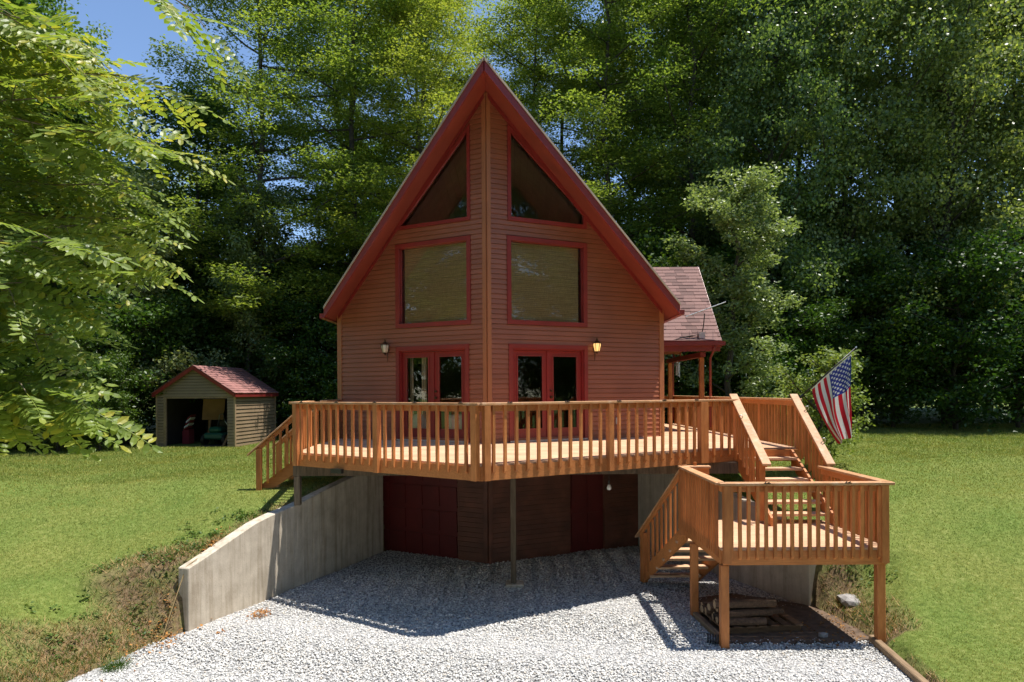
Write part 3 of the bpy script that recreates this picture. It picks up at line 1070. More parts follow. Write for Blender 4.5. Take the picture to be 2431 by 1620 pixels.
def hR(y): return ER[0] + .03 if y > ER[1] else TIP[0] + (ER[0] - TIP[0]) * (y - TIP[1]) / (ER[1] - TIP[1])
bw = 0.1445
y = A_T.y + .01
while y < 22.8:
    y0, y1 = y + .0012, y + bw - .0012
    segs = []
    if y1 < TIP[1] - .05:
        segs.append((xL(y0), xRt(y0), xL(y1), A_S.x if y0 < A_S.y < y1 else xRt(y1)))
    else:
        if y1 < EL[1] - .05:
            segs.append((xL(y0), min(TIP[0], hL(max(y0, TIP[1]))) - .03, xL(y1), hL(max(y1, TIP[1])) - .05))
        segs.append((hR(max(y0, TIP[1])) + .05, XS, hR(max(y1, TIP[1])) + .05, XS))
    for a, b, c, d in segs:
        if b - a < .03 and d - c < .03: continue
        # long runs are butted from two boards
        cuts = [0, 1]
        if d - c > 4.2: cuts = [0, 0.38 + 0.24 * (math.sin(y * 37) * .5 + .5), 1]
        for k in range(len(cuts) - 1):
            t0, t1 = cuts[k], cuts[k + 1]
            g0 = .002 if k else 0
            m = MB()
            p = [(lerp(a, b, t0) + g0, y0, DZ - .03), (lerp(a, b, t1), y0, DZ - .03), (lerp(c, d, t1), y1, DZ - .03), (lerp(c, d, t0) + g0, y1, DZ - .03)]
            m.hexa(p + [(q[0], q[1], DZ) for q in p])
            m.build('floor_board', M['deckboard'], deck)
    y += bw

# rim joists
def rim(p, q, z0, z1, parent, th=.045, name='rim_joist', mat='stain_h'):
    m = MB()
    m.beam((p[0], p[1], z0), (q[0], q[1], z0), th, z1 - z0)
    return m.build(name, M[mat], parent)
RB = DZ - .245
outer = [A_S, A_R, A_T, A_L, Vector((-4.10, 14.0)), Vector((-4.16, 15.12)), Vector((-4.16, 16.33))]
rim(A_R, A_S, RB, DZ - .032, deck); rim(A_T, A_R, RB, DZ - .032, deck); rim(A_L, A_T, RB, DZ - .032, deck)
rim(A_L, outer[4], RB, DZ - .032, deck); rim(outer[4], outer[6], RB, DZ - .032, deck)
rim(A_S, (XS, 12.9), RB, DZ - .032, deck); rim((XS, 12.88), (XS, 22.8), RB, DZ - .032, deck); rim((ER[0] + .1, 22.8), (XS, 22.8), RB, DZ - .032, deck)
# a notch bracket hanging under the left rim
m = MB()
c = A_L.lerp(A_T, .27)
m.beam((c.x - .10, c.y + .03, RB - .06), (c.x + .12, c.y - .11, RB - .06), .06, .075, -.05)
m.build('joist_bracket', M['black'], deck)
# beams and joists below
for (x0, x1, yy) in ((-4.1, 4.3, 12.83),):
    for dy in (-.045, .045):
        m = MB(); m.box(x0, x1, yy + dy - .04, yy + dy + .04, RB - .215, RB - .004)
        m.build('beam', M['grey_wood'], deck)
for k in range(19):
    x = -3.9 + k * .42
    yf = max(A_T.y + (A_T.x - x) * (A_L.y - A_T.y) / (A_T.x - A_L.x) if x < A_T.x else A_T.y + (x - A_T.x) * (A_R.y - A_T.y) / (A_R.x - A_T.x), 0) + .1
    yb = (TIP[1] + (x - TIP[0]) / (EL[0] - TIP[0]) * (EL[1] - TIP[1]) if x < TIP[0] else TIP[1] + (x - TIP[0]) / (ER[0] - TIP[0]) * (ER[1] - TIP[1])) - .08
    m = MB(); m.box(x - .02, x + .02, yf, yb, RB + .005, DZ - .032)
    m.build('joist', M['grey_wood'], deck)
# support posts
def post(x, y, z0, z1, parent, w=.1, mat='stain', name='post', bev=.008):
    m = MB(); m.box(x - w / 2, x + w / 2, y - w / 2, y + w / 2, z0, z1)
    return m.build(name, M[mat], parent, bevel=bev)
post(0.01, 12.83, 0.06, RB - .218, deck, .105, 'grey_wood', 'support_post')
post(-4.03, 12.80, 1.545, RB - .218, deck, .115, 'grey_wood', 'support_post')
m = MB(); m.box(-.14, .20, 12.66, 13.02, -.05, .058)
m.build('footing', M['concrete'], deck, bevel=.02)
m = MB(); m.box(-3.20, -3.10, 14.75, 14.85, 1.9, RB - .005)
m.build('support_post', M['grey_wood'], deck)

# ---- railings
RH = .93
bal_h = RH - .04 + .15
def bal_mesh(h, w=.044, name='baluster'):
    m = bpy.data.meshes.new(name)
    a = w / 2
    v = [(-a, -a, .045), (a, -a, .045), (a, a, 0), (-a, a, 0), (-a, -a, h), (a, -a, h), (a, a, h), (-a, a, h)]
    m.from_pydata(v, [], [(3, 2, 1, 0), (4, 5, 6, 7), (0, 1, 5, 4), (1, 2, 6, 5), (2, 3, 7, 6), (3, 0, 4, 7)])
    m.materials.append(M['stain'])
    m.update()
    return m
BAL = bal_mesh(bal_h)
BAL_S = bal_mesh(.86)
BAL_T = bal_mesh(.86, .038)
POST = None
def railing(p, q, za, zb, parent, posts, n_between, out, cap_ext=(0.06, 0.06), bal=None, drop=.15, capw=.15, post_drop=.24, railh=RH, name='railing'):
    """p,q plan points; za,zb floor heights at the ends; posts: fractions; out: +1/-1 side on which balusters are fixed"""
    bal = bal or BAL
    p = Vector(p); q = Vector(q)
    d = (q - p); L = d.length; d = d.normalized()
    n = Vector((-d.y, d.x)) * out
    def P(t, z, w=0): 
        c = p + d * (t * L) + n * w
        return Vector((c.x, c.y, z))
    zf = lambda t: lerp(za, zb, t)
    sh = railh - .04
    # top rail (on edge) is the part, everything else hangs from it
    m = MB()
    m.beam(P(0, zf(0) + sh - .095), P(1, zf(1) + sh - .095), .04, .093)
    r = m.build(name, M['stain_h'], parent)
    m = MB()
    e0, e1 = -cap_ext[0] / L, 1 + cap_ext[1] / L
    sl = (zb - za)
    m.beam(P(e0, zf(0) + sh + sl * e0), P(e1, zf(0) + sh + sl * e1), capw, .04, .02 * out)
    m.build('cap', M['cap'], r, bevel=.006)
    if abs(za - zb) < .01:
        pass
    rz = math.atan2(d.y, d.x) + (0 if out < 0 else math.pi)
    for i, t in enumerate(posts):
        c = P(t, 0, .045)
        m = MB()
        w = .1
        dd = Vector((d.x, d.y, 0)) * (w / 2); nv = Vector((n.x, n.y, 0)) * (w / 2)
        z0, z1 = zf(t) - post_drop, zf(t) + sh - .002 - (0.06 if abs(za - zb) > .01 else 0)
        pts = [c - dd - nv, c + dd - nv, c + dd + nv, c - dd + nv]
        if out < 0: pts = pts[::-1]
        m.hexa([Vector((a.x, a.y, z0)) for a in pts] + [Vector((a.x, a.y, z1)) for a in pts])
        m.build('post', M['stain'], r)
    for (t0, t1, nb) in n_between:
        for k in range(nb):
            t = lerp(t0, t1, (k + 1) / (nb + 1)) + random.uniform(-.004, .004) / max(L, 1)
            c = P(t, zf(t) - drop, .045)
            inst('baluster', bal, c, r, rz + random.uniform(-.03, .03), rot=(random.uniform(-.006, .006), random.uniform(-.006, .006), rz + random.uniform(-.04, .04)))
    return r
random.seed(4)
r_la = railing(A_L, A_T, DZ, DZ, deck, (0.012, 0.50, 0.985), ((.0, .5, 10), (.5, .99, 10)), -1, (0.10, 0.02))
r_ra = railing(A_T, A_R, DZ, DZ, deck, (0.017, 0.525, 0.985), ((.0, .525, 11), (.525, .99, 10)), -1, (0.02, 0.03))
r_rs = railing(A_R, A_S, DZ, DZ, deck, (0.03, 0.95,), ((.06, .95, 3),), -1, (0.0, 0.0))
railing(A_L, (-4.10, 13.95), DZ, DZ, deck, (0.97,), ((.06, .95, 6),), 1, (0.0, 0.04))
railing((-4.15, 15.12), (-4.16, 16.30), DZ, DZ, deck, (0.03, .95), ((.05, .95, 5),), 1, (0.05, 0.0))
r_side = railing((XS, 12.95), (XS, 22.75), DZ, DZ, deck, (0.006, .2, .4, .6, .8, .99), tuple((.2 * k, .2 * k + .2, 11) for k in range(5)), -1, (0.03, 0.05))
railing((5.36, 22.75), (4.6, 22.75), DZ, DZ, deck, (.95,), ((0, .95, 4),), -1, (0, .05))
railing((4.6, 22.85), (4.6, 24.6), DZ, DZ - 1.0, deck, (.96,), ((0, .95, 7),), 1, (0, .05), drop=.02, bal=BAL_S)

# clips for string lights on the caps
def clip(parent, p, rz):
    m = MB()
    m.box(-.045, .045, -.012, .012, 0, .012)
    m.rod((-.03, 0, .012), (-.01, .012, .028), .006, k=5)
    m.rod((.0, 0, .01), (.03, -.012, .026), .006, k=5)
    me = m.build('light_clip', M['black'], parent)
    me.matrix_basis = Matrix.Translation(p) @ Matrix.Rotation(rz, 4, 'Z') @ Matrix.Translation((0, 0, 0))
def clips(par, p, q, za, zb, ts, off=.09):
    d = (Vector(q) - Vector(p)); n = Vector((d.y, -d.x)).normalized()
    for t in ts:
        c = Vector(p).lerp(Vector(q), t) + n * off
        clip(par, (c.x, c.y, lerp(za, zb, t) + RH - .012), math.atan2(d.y, d.x))
clips(r_la, A_L, A_T, DZ, DZ, (.06, .28, .5, .71, .93))
clips(r_ra, A_T, A_R, DZ, DZ, (.10, .33, .56, .78, .95))

# ---- stairs
def stair(x0, x1, ya, za, yb, zb, n, parent, skew=0.0, name='stair'):
    """n risers from (ya,za) down to (yb,zb); x0..x1 wide; runs along y; skew shifts x per metre of y"""
    run = (yb - ya) / n; rise = (za - zb) / n
    sg = 1 if yb > ya else -1
    m = MB()
    sx = lambda y: skew * abs(y - ya)
    for x in (x0 + .02, x1 - .02):
        y2 = yb
        pl = [(ya, za - .05), (ya, za - .30), (yb - sg * .02, zb), (yb + sg * .0, zb + .06 + 0 * rise)]
        pl = [(ya, za - .03), (ya, za - .34), (yb - run * .55, zb + .0), (yb, zb + .0), (yb, zb + rise * .85)]
        poly = [(x - .02 + sx(yy), yy, zz) for yy, zz in pl]
        m = MB(); m.prism(poly, (.04, 0, 0))
        s = m.build('stringer', M['stain_h'], parent)
    for k in range(1, n):
        yt = ya + run * k; zt = za - rise * k
        t = MB()
        y_back = yt - run - sg * 0.0; y_front = yt + sg * .03
        a, b = sorted((y_back + sg * .015, y_front))
        c = sx(yt)
        t.box(x0 + .042 + c, x1 - .042 + c, a, b, zt - .04, zt)
        t.build('tread', M['deckboard'], s)
    return s
LZ = 1.42                          # landing floor
st_u = stair(4.22, 5.30, 12.88, DZ, 11.15, LZ, 7, deck)
r_ul = railing((4.22, 12.90), (4.22, 11.36), DZ + .06, LZ + .15, deck, (.94,), ((0.02, .93, 7),), -1, (.06, .10), drop=.0, post_drop=.17, bal=BAL_S)
r_ur = railing((5.34, 12.95), (5.36, 11.62), DZ + .06, LZ + .13, deck, (.97,), ((0.02, .95, 8),), 1, (.04, .10), drop=.0, post_drop=.15, bal=BAL_S)

for rl, px_, py_, pz_ in ((r_ul, 4.13, 12.35, 3.17), (r_ur, 5.44, 12.62, 3.32), (r_ur, 5.44, 11.95, 2.78)):
    m = MB(); m.tube([(px_, py_, pz_ - .02), (px_ - .03, py_ - .03, pz_ + .02), (px_, py_ - .06, pz_ + .03), (px_ + .03, py_ - .03, pz_ + .0), (px_ + .01, py_ - .05, pz_ - .05)], .008, 6)
    m.build('hook', M['steel'], rl, smooth=True)
# ---- lower landing
LX0, LX1, LY0, LY1 = 2.96, 5.27, 9.63, 11.72
m = MB()
for a, b in (((LX0, LY0), (LX1, LY0)), ((LX1, LY0 + .03), (LX1, LY1)), ((LX1 - .03, LY1), (LX0 + .03, LY1)), ((LX0, LY1), (LX0, LY0 + .03))):
    m.beam((a[0], a[1], LZ - .235), (b[0], b[1], LZ - .235), .045, .203)
landing = m.build('landing', M['stain_h'], deck)
y = LY0 - .02
while y < LY1 - .05:
    m = MB(); m.box(LX0 - .02, LX1 + .02, y + .0012, min(y + bw - .0012, LY1 + .02), LZ - .03, LZ)
    m.build('floor_board', M['deckboard'], landing)
    y += bw
for k in range(6):
    x = LX0 + .35 + k * .36
    m = MB(); m.box(x - .02, x + .02, LY0 + .03, LY1 - .03, LZ - .2, LZ - .032)
    m.build('joist', M['stain_h'], landing)
for x, yy, z0 in ((2.985, 9.66, 0.0), (5.21, 9.70, .05), (2.93, 11.04, 0.0), (5.20, 11.5, .9)):
    post(x, yy, z0 - .03, LZ - .237, landing, .115, 'stain', 'support_post')
r_lf = railing((LX0, LY0), (LX1, LY0), LZ, LZ, deck, (.02, .975), ((-.005, 1.0, 18),), -1, (.06, .08), drop=.16, post_drop=.20)
railing((LX0, LY1 + .05), (LX0, LY0), LZ, LZ, deck, (.03,), ((.03, .99, 17),), -1, (.06, .0), drop=.16)
railing((LX1, LY0), (LX1, 11.62), LZ, LZ, deck, (), ((.02, .97, 16),), -1, (.0, .05), drop=.16)
railing((LX0 + .05, LY1 + .05), (LX0 + .42, LY1 + .05), LZ, LZ, deck, (.9,), ((.0, .85, 1),), 1, (0, .03), drop=.05, post_drop=.05)
clips(r_lf, (LX0, LY0), (LX1, LY0), LZ, LZ, (.26, .75))

# lower stair, heading back under the deck
stl = stair(2.97, 4.0, LY1, LZ, 13.02, .02, 7, deck, skew=-.42)
railing((2.93, LY1 + .08), (2.42, 12.92), LZ - .02, .10, deck, (.97,), ((.0, .95, 8),), -1, (.04, .14), drop=.03, bal=BAL_T, post_drop=.10, capw=.12)

# left stair down to the lawn (runs along -x)
def stair_x(y0, y1, xa, za, xb, zb, n, parent):
    run = (xb - xa) / n; rise = (za - zb) / n
    m = MB()
    for y in (y0 + .02, y1 - .02):
        pl = [(xa, za - .03), (xa, za - .33), (xb - run * .5, zb), (xb, zb), (xb, zb + rise * .8)]
        m = MB(); m.prism([(x, y - .02, z) for x, z in pl], (0, .04, 0))
        s = m.build('stringer', M['stain_h'], parent)
    for k in range(1, n):
        xt = xa + run * k; zt = za - rise * k
        t = MB(); t.box(xt - .03, xt - run - .015, y0 + .042, y1 - .042, zt - .04, zt)
        t.build('tread', M['deckboard'], s)
    return s
stair_x(13.98, 15.1, -4.12, DZ, -5.27, 1.52, 5, deck)
railing((-4.16, 13.96), (-5.22, 13.90), DZ, 1.62, deck, (.93,), ((.03, .9, 6),), 1, (.0, .16), drop=.02, bal=BAL_S, post_drop=.25, capw=.12)
railing((-4.16, 15.12), (-5.22, 15.12), DZ, 1.62, deck, (.5, .97), ((.03, .95, 7),), -1, (.0, .1), drop=.02, bal=BAL_S, post_drop=.12, capw=.12)
m = MB(); m.box(-5.15, -4.75, 13.75, 14.05, 1.5, 1.60); m.build('footing', M['timber'], deck)

# ------------------------------------------------------------------ retaining walls
def lw(y, z): return (wl_x(y) + .0, y, z)
def wall_piece(pts, th, side):
    m = MB()
    vs = []; fs = []
    d = Vector((pts[-1][0] - pts[0][0], pts[-1][1] - pts[0][1])).normalized()
    n = Vector((-d.y, d.x)) * side
    rr = random.Random(2)
    for (x, y, z) in pts:
        vs += [(x, y, -.25), (x, y, z), (x + n.x * th, y + n.y * th, z), (x + n.x * th, y + n.y * th, -.25)]
    k = len(pts)
    for i in range(k - 1):
        b = i * 4; c = b + 4
        for j in range(4):
            f = (b + j, b + (j + 1) % 4, c + (j + 1) % 4, c + j)
            fs.append(f)
    fs += [(3, 2, 1, 0), (4 * k - 4, 4 * k - 3, 4 * k - 2, 4 * k - 1)]
    if side < 0: fs = [f[::-1] for f in fs]
    return m.add(vs, fs)
ptsL = [lw(yy, zz) for yy, zz in ((10.461, .965), (10.9, 1.10), (11.4, 1.265), (11.82, 1.40), (12.2, 1.47), (12.8, 1.545), (13.6, 1.70), (14.4, 1.84), (15.6, 2.0))]
o = wall_piece(ptsL, .21, 1).build('retaining_wall', M['concrete'], None, bevel=.012)
tag(o, 'pale weathered concrete retaining wall between the left lawn and the gravel', 'wall')
def rw(y, z): return (wr_x(y), y, z)
ptsR = [rw(yy, zz) for yy, zz in ((11.431, 1.12), (12.2, 1.4), (13, 1.6), (14.4, 1.85), (16.1, 2.0))]
o = wall_piece(ptsR, .21, -1).build('retaining_wall', M['concrete'], None, bevel=.012)
tag(o, 'stained dark concrete retaining wall under the timber stairs behind the firewood', 'wall')

# ------------------------------------------------------------------ shed
SX, SY, SZ0 = -12.95, 24.4, 1.68   # front left corner
shed = empty('garden_shed', (-11.45, 26, SZ0), 'tan sided open fronted shed with red shingle roof on the lawn', 'shed')
sw_, sd, sh_, sr = 3.02, 3.0, 1.98, 2.92
ang = R(-8)
def sp(x, y, z):                   # shed local -> world
    c, s_ = math.cos(ang), math.sin(ang)
    x -= sw_; return Vector((SX + sw_ + x * c - y * s_, SY + x * s_ + y * c, SZ0 + z))
def sbox(mb, x0, x1, y0, y1, z0, z1):
    mb.hexa([sp(x0, y0, z0), sp(x1, y0, z0), sp(x1, y1, z0), sp(x0, y1, z0), sp(x0, y0, z1), sp(x1, y0, z1), sp(x1, y1, z1), sp(x0, y1, z1)])
m = MB()
sbox(m, 0, .06, 0.03, sd, 0, sh_); sbox(m, sw_ - .06, sw_, .03, sd, 0, sh_); sbox(m, .06, sw_ - .06, sd - .06, sd, 0, sh_)
sbox(m, 0.06, sw_ - .06, 0.03, sd - .06, 0, .05)
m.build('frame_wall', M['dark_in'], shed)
# front: side strips, header, gable
for x0, x1 in ((.02, .26), (sw_ - .27, sw_ - .02)):
    z = .05
    while z < sh_ - .02:
        b = MB(); z1 = min(z + .092, sh_)
        b.hexa([sp(x0, -.02, z), sp(x1, -.02, z), sp(x1, .03, z), sp(x0, .03, z), sp(x0, .002, z1), sp(x1, .002, z1), sp(x1, .03, z1), sp(x0, .03, z1)])
        b.build('siding_board', M['shed'], shed); z += .105
z = sh_ - .12
pitch = (sr - sh_) / (sw_ / 2)
while z < sr - .06:
    z1 = min(z + .092, sr - .03)
    def hw(zz): return min(sw_ / 2 - .02, max(.02, (sr - zz) / pitch - .02)) if zz > sh_ else sw_ / 2 - .02
    b = MB(); c = sw_ / 2
    a0, a1 = hw(z), hw(z1)
    b.hexa([sp(c - a0, -.014, z), sp(c + a0, -.014, z), sp(c + a0, .03, z), sp(c - a0, .03, z), sp(c - a1, .002, z1), sp(c + a1, .002, z1), sp(c + a1, .03, z1), sp(c - a1, .03, z1)])
    b.build('siding_board', M['shed'], shed); z += .105
# right and left sides
for x, s in ((sw_, 1), (0, -1)):
    z = .05
    while z < sh_ - .03:
        z1 = min(z + .118, sh_ - .02)
        b = MB()
        xs = (x + s * .002, x + s * .032, x + s * .012)
        b.hexa([sp(xs[0], .05, z), sp(xs[1], .05, z), sp(xs[1], sd, z), sp(xs[0], sd, z), sp(xs[0], .05, z1), sp(xs[2], .05, z1), sp(xs[2], sd, z1), sp(xs[0], sd, z1)])
        b.build('siding_board', M['shed'], shed); z += .135
    for yy in (-.016, sd - .05):
        b = MB(); sbox(b, x - .02 + (0 if s > 0 else -.015), x + .02 + (.015 if s > 0 else 0), yy, yy + .07, .02, sh_)
        b.build('corner_board', M['shed_trim'], shed)
b = MB(); sbox(b, .262, .36, -.01, .06, 0, sh_ - .13); b.build('door_jamb', M['timber'], shed)
b = MB(); sbox(b, .27, sw_ - .28, -.006, .05, sh_ - .19, sh_ - .125); b.build('door_header', M['timber'], shed)
ov = .09
rf = MB()
zlow = sh_ - pitch * ov
for s in (-1, 1):
    c = sw_ / 2
    rf.prism([sp(c, -.12, sr), sp(c + s * (sw_ / 2 + ov), -.12, zlow), sp(c + s * (sw_ / 2 + ov), sd + .1, zlow), sp(c, sd + .1, sr)], (0, 0, .06))
srf = rf.build('roof', M['dark_in'], shed)
for s in (-1, 1):
    c = sw_ / 2; xe_ = c + s * (sw_ / 2 + ov)
    f = MB(); f.prism([sp(c, -.125, sr - .09), sp(xe_, -.125, zlow - .09), sp(xe_, -.125, zlow + .05), sp(c, -.125, sr + .05)], sp(0, -.03, 0) - sp(0, 0, 0))
    f.build('fascia', M['red'], srf)
    f = MB(); sbox(f, min(xe_, xe_ + s * .02), max(xe_, xe_ + s * .02), -.12, sd + .1, zlow - .09, zlow + .05); f.build('fascia', M['red'], srf)
    shingles(srf, sp(xe_ + s * .03, -.16, zlow + .065 - .02), sp(xe_ + s * .03, sd + .13, zlow + .065 - .02), sp(c, sd + .13, sr + .065), sp(c, -.16, sr + .065), 12, M['shingle_red'], .3, .018, 21)
# things kept in the shed
m = MB(); m.prism([sp(.75, 1.6, .95), sp(1.45, 1.9, .95), sp(1.45, 2.05, 1.75), sp(.72, 1.75, 1.75)], sp(0, .03, 0) - sp(0, 0, 0))
m.prism([sp(.9, 1.7, .05), sp(.98, 1.7, .05), sp(.98, 1.8, .95), sp(.9, 1.8, .95)], sp(0, .06, 0) - sp(0, 0, 0))
m.prism([sp(1.3, 1.85, .05), sp(1.38, 1.85, .05), sp(1.38, 1.95, .95), sp(1.3, 1.95, .95)], sp(0, .06, 0) - sp(0, 0, 0))
tag(m.build('plywood_sheet', M['cardboard'], None), 'brown plywood sheet propped up on legs inside the open shed', 'board')
mow = empty('riding_mower', sp(1.75, 1.3, .05), 'dark green riding mower parked inside the open shed', 'mower')
m = MB(); sbox(m, 1.35, 2.15, .7, 1.9, .25, .50); m.build('body', M['green_paint'], mow, bevel=.06)
m = MB(); sbox(m, 1.5, 2.0, .75, 1.25, .50, .72); m.build('hood', M['green_paint'], mow, bevel=.08)
m = MB(); sbox(m, 1.5, 2.0, 1.5, 1.62, .50, .95); sbox(m, 1.5, 2.0, 1.28, 1.5, .50, .6); m.build('seat', M['black'], mow, bevel=.04)
for xx in (1.28, 2.1):
    for yy, r_ in ((.85, .2), (1.75, .27)):
        m = MB(); m.rod(sp(xx, yy, r_ + .05), sp(xx + .12, yy, r_ + .05), r_, k=14); m.build('wheel', M['black'], mow)
m = MB(); m.tube([sp(1.62, 1.25, .72), sp(1.66, 1.3, 1.15), sp(1.85, 1.25, 1.2), sp(1.98, 1.1, .95), sp(2.12, 1.05, .8)], .02); m.build('handlebar', M['steel'], mow, smooth=True)
m = MB(); m.prism([sp(2.42, .15, .05), sp(2.52, .15, .05), sp(2.78, .2, .6), sp(2.70, .2, .6)], sp(0, .03, 0) - sp(0, 0, 0))
tag(m.build('loose_plank', M['pallet'], None), 'short wooden plank leaning inside the shed doorway', 'plank')
m = MB()
for k in range(5):
    m.mi = k % 2
    m.prism([sp(.36 + .04 * k, 1.0, .55 + .1 * k), sp(.58 + .03 * k, 1.0, .70 + .11 * k), sp(.58 + .03 * k, 1.0, .74 + .11 * k), sp(.36 + .04 * k, 1.0, .62 + .1 * k)], sp(0, .3, 0) - sp(0, 0, 0))
m.mi = 0
m.prism([sp(.34, .98, .05), sp(.6, .98, .05), sp(.6, .98, .62), sp(.34, .98, .55)], sp(0, .35, 0) - sp(0, 0, 0))
tag(m.build('folded_chair', None, None, mats=[M['cushion_red'], M['white']]), 'red and white striped folded chair stored in the shed', 'chair')

# ------------------------------------------------------------------ lanterns, bulb, antenna, chime
def lantern(w, u, z, lit, label):
    root = empty('wall_lantern', w.p(u, z, .03), label, 'lantern')
    c = w.p(u, z, .14)
    n3 = Vector((w.n.x, w.n.y, 0))
    m = MB(); b = w.p(u, z - .06, .026)
    m.rod(b, b + n3 * .022, .05, .045, 12)
    m.build('backplate', M['bronze'], root, smooth=True)
    m = MB(); m.tube([b + n3 * .02, b + n3 * .07 + Vector((0, 0, -.05)), c + Vector((0, 0, -.16)), c + Vector((0, 0, -.11))], .012)
    m.tube([b + n3 * .02 + Vector((0, 0, -.02)), b + n3 * .03 + Vector((0, 0, -.12)), b + n3 * .012 + Vector((0, 0, -.26))], [.012, .01, .005])
    m.build('bracket', M['bronze'], root, smooth=True)
    m = MB(); m.lathe(c, [(.03, -.12), (.055, -.105), (.085, .03), (.08, .07), (.04, .085)], 10)
    m.build('shade', M['lit'] if lit else M['seeded'], root, smooth=True)
    m = MB(); m.lathe(c, [(.095, .07), (.085, .085), (.05, .115), (.022, .14), (.026, .16), (.012, .175), (.016, .19), (.0, .205)], 10)
    for k in range(6):
        t = k * math.pi / 3
        e = Vector((math.cos(t), math.sin(t), 0))
        m.tube([c + e * .058 + Vector((0, 0, -.105)), c + e * .09 + Vector((0, 0, .03)), c + e * .098 + Vector((0, 0, .08))], .006, 5)
    m.lathe(c, [(.0, -.15), (.03, -.13), (.058, -.112), (.05, -.1)], 10)
    m.build('cage', M['bronze'], root)
    return root
lantern(WL, 2.60, 4.66, False, 'unlit coach lantern on the wall left of the left french door')
lantern(WR, 2.66, 4.66, True, 'lit coach lantern glowing warm on the wall right of the french doors')

bl = empty('hanging_bulb', (2.42, 12.9, 2.1), 'bare bulb lamp hanging on a cord below the deck', 'lamp')
m = MB(); m.rod((1.74, 12.3, RB + .02), (1.74, 12.3, 2.02), .004, k=5); m.rod((1.74, 12.3, 1.96), (1.74, 12.3, 2.03), .018, k=8); m.build('cord', M['black'], bl)
m = MB(); m.lathe((1.74, 12.3, 1.86), [(.005, 0), (.035, .015), (.045, .045), (.03, .085), (.018, .105)], 10); m.build('bulb', M['bulb'], bl, smooth=True)
bl.location = (1.74, 12.3, 1.86)
for ch in bl.children: ch.matrix_parent_inverse = bl.matrix_basis.inverted()

an = empty('roof_antenna', (5.1, yE + .1, zE + .2), 'small television antenna on the porch roof edge', 'antenna')
m = MB(); m.tube([(5.12, yE + .12, zE + .22), (5.17, yE + .05, zE + .5), (5.20, yE + .02, zE + .86)], .014, 6); m.build('mast', M['black'], an)
m = MB(); m.tube([(4.70, yE + .05, zE + .78), (5.75, yE - .05, zE + 1.16)], .014, 6)
for k in range(5):
    t = k / 4
    c = Vector((lerp(4.75, 5.7, t), yE, lerp(zE + .80, zE + 1.14, t)))
    m.rod(c + Vector((0, -.18, .0)), c + Vector((0, .22, 0)), .005, k=5)
m.build('boom', M['steel'], an)
m = MB(); m.box(5.04, 5.2, yE + .0, yE + .12, zE + .19, zE + .36); m.build('junction_box', M['plastic'], an)
m = MB(); m.tube([(5.06, yE + .05, zE + .3), (4.7, yE + .0, zE + .24), (4.35, yE - .02, zE + .15)], .012, 5); m.build('cable', M['black'], an)

wc = empty('wind_chime', (5.08, 20.9, 4.2), 'silver wind chime hanging from the porch beam', 'wind chime')
m = MB(); m.rod((5.08, 20.9, 4.50), (5.08, 20.9, zE - .29), .006, k=5); m.lathe((5.08, 20.9, 4.47), [(.0, 0), (.07, .005), (.07, .03), (.0, .05)], 10); m.build('top_disc', M['steel'], wc)
for k in range(5):
    t = k * 2 * math.pi / 5
    m = MB(); m.rod((5.08 + .05 * math.cos(t), 20.9 + .05 * math.sin(t), 4.46), (5.08 + .05 * math.cos(t), 20.9 + .05 * math.sin(t), 4.06 + .03 * k), .013, k=6)
    m.build('chime_tube', M['steel'], wc)

# ------------------------------------------------------------------ things behind the doors
def pouf(c, r, h, label):
    n = 28
    vs = []; fs = []
    prof = [(.86, 0), (1.0, .12), (1.02, .5), (.98, .85), (.8, .98), (0.3, 1.0)]
    m = MB()
    for (q, z) in prof:
        for j in range(n):
            t = 2 * math.pi * j / n
            rr = r * q * (1 + .03 * (j % 2))
            vs.append((c[0] + rr * math.cos(t), c[1] + rr * math.sin(t), c[2] + h * z))
    for i in range(len(prof) - 1):
        for j in range(n):
            fs.append((i * n + j, i * n + (j + 1) % n, (i + 1) * n + (j + 1) % n, (i + 1) * n + j))
    fs += [tuple(range(n - 1, -1, -1)), tuple(range((len(prof) - 1) * n, len(prof) * n))]
    m.add(vs, fs)
    o = m.build('pouf', M['white'], None)
    tag(o, label, 'pouf')
q = WL.p(1.93, 0, -.37); pouf((q.x, q.y, DZ - .008), .25, .60, 'white ribbed pouf behind the outer leaf of the left french door')
q = WL.p(1.0, 0, -.39); pouf((q.x, q.y, DZ - .008), .27, .60, 'white ribbed pouf behind the inner leaf of the left french door')
m = MB()
for k in range(9):
    u = 1.72 + .025 * k + (0.22 if k > 4 else 0.0)
    slab(m, WL, u, u + .022, u, u + .022, 2.7, 4.5, -.24 + .02 * (k % 2), -.22 + .02 * (k % 2))
tag(m.build('curtain', M['tan_in'], None), 'narrow pale curtain strips hanging behind the left french door', 'curtain')

# ------------------------------------------------------------------ flag
fl = empty('flag', (5.46, 12.98, 3.45), 'american flag on an angled black pole fixed to the stair post', 'flag')
pb = Vector((5.47, 12.98, 3.50)); pt = Vector((6.45, 12.80, 4.43))
m = MB(); m.rod(pb, pt, .013, k=8); m.build('pole', M['black'], fl, smooth=True)
m = MB(); m.rod(pt, pt + (pt - pb).normalized() * .03, .02, .012, k=8); m.build('finial', M['steel'], fl)
m = MB(); m.rod(pb - (pt - pb).normalized() * .05, pb + (pt - pb).normalized() * .09, .022, k=8); m.box(5.44, 5.46, 12.93, 13.03, 3.38, 3.56); m.build('bracket', M['black'], fl)
d = (pt - pb).normalized()
h0 = pb + d * .30; h1 = pb + d * 1.235
NS, NT = 170, 230
vs = np.zeros((NS + 1, NT + 1, 3)); cols = np.zeros((NS + 1, NT + 1, 4)); cols[..., 3] = 1
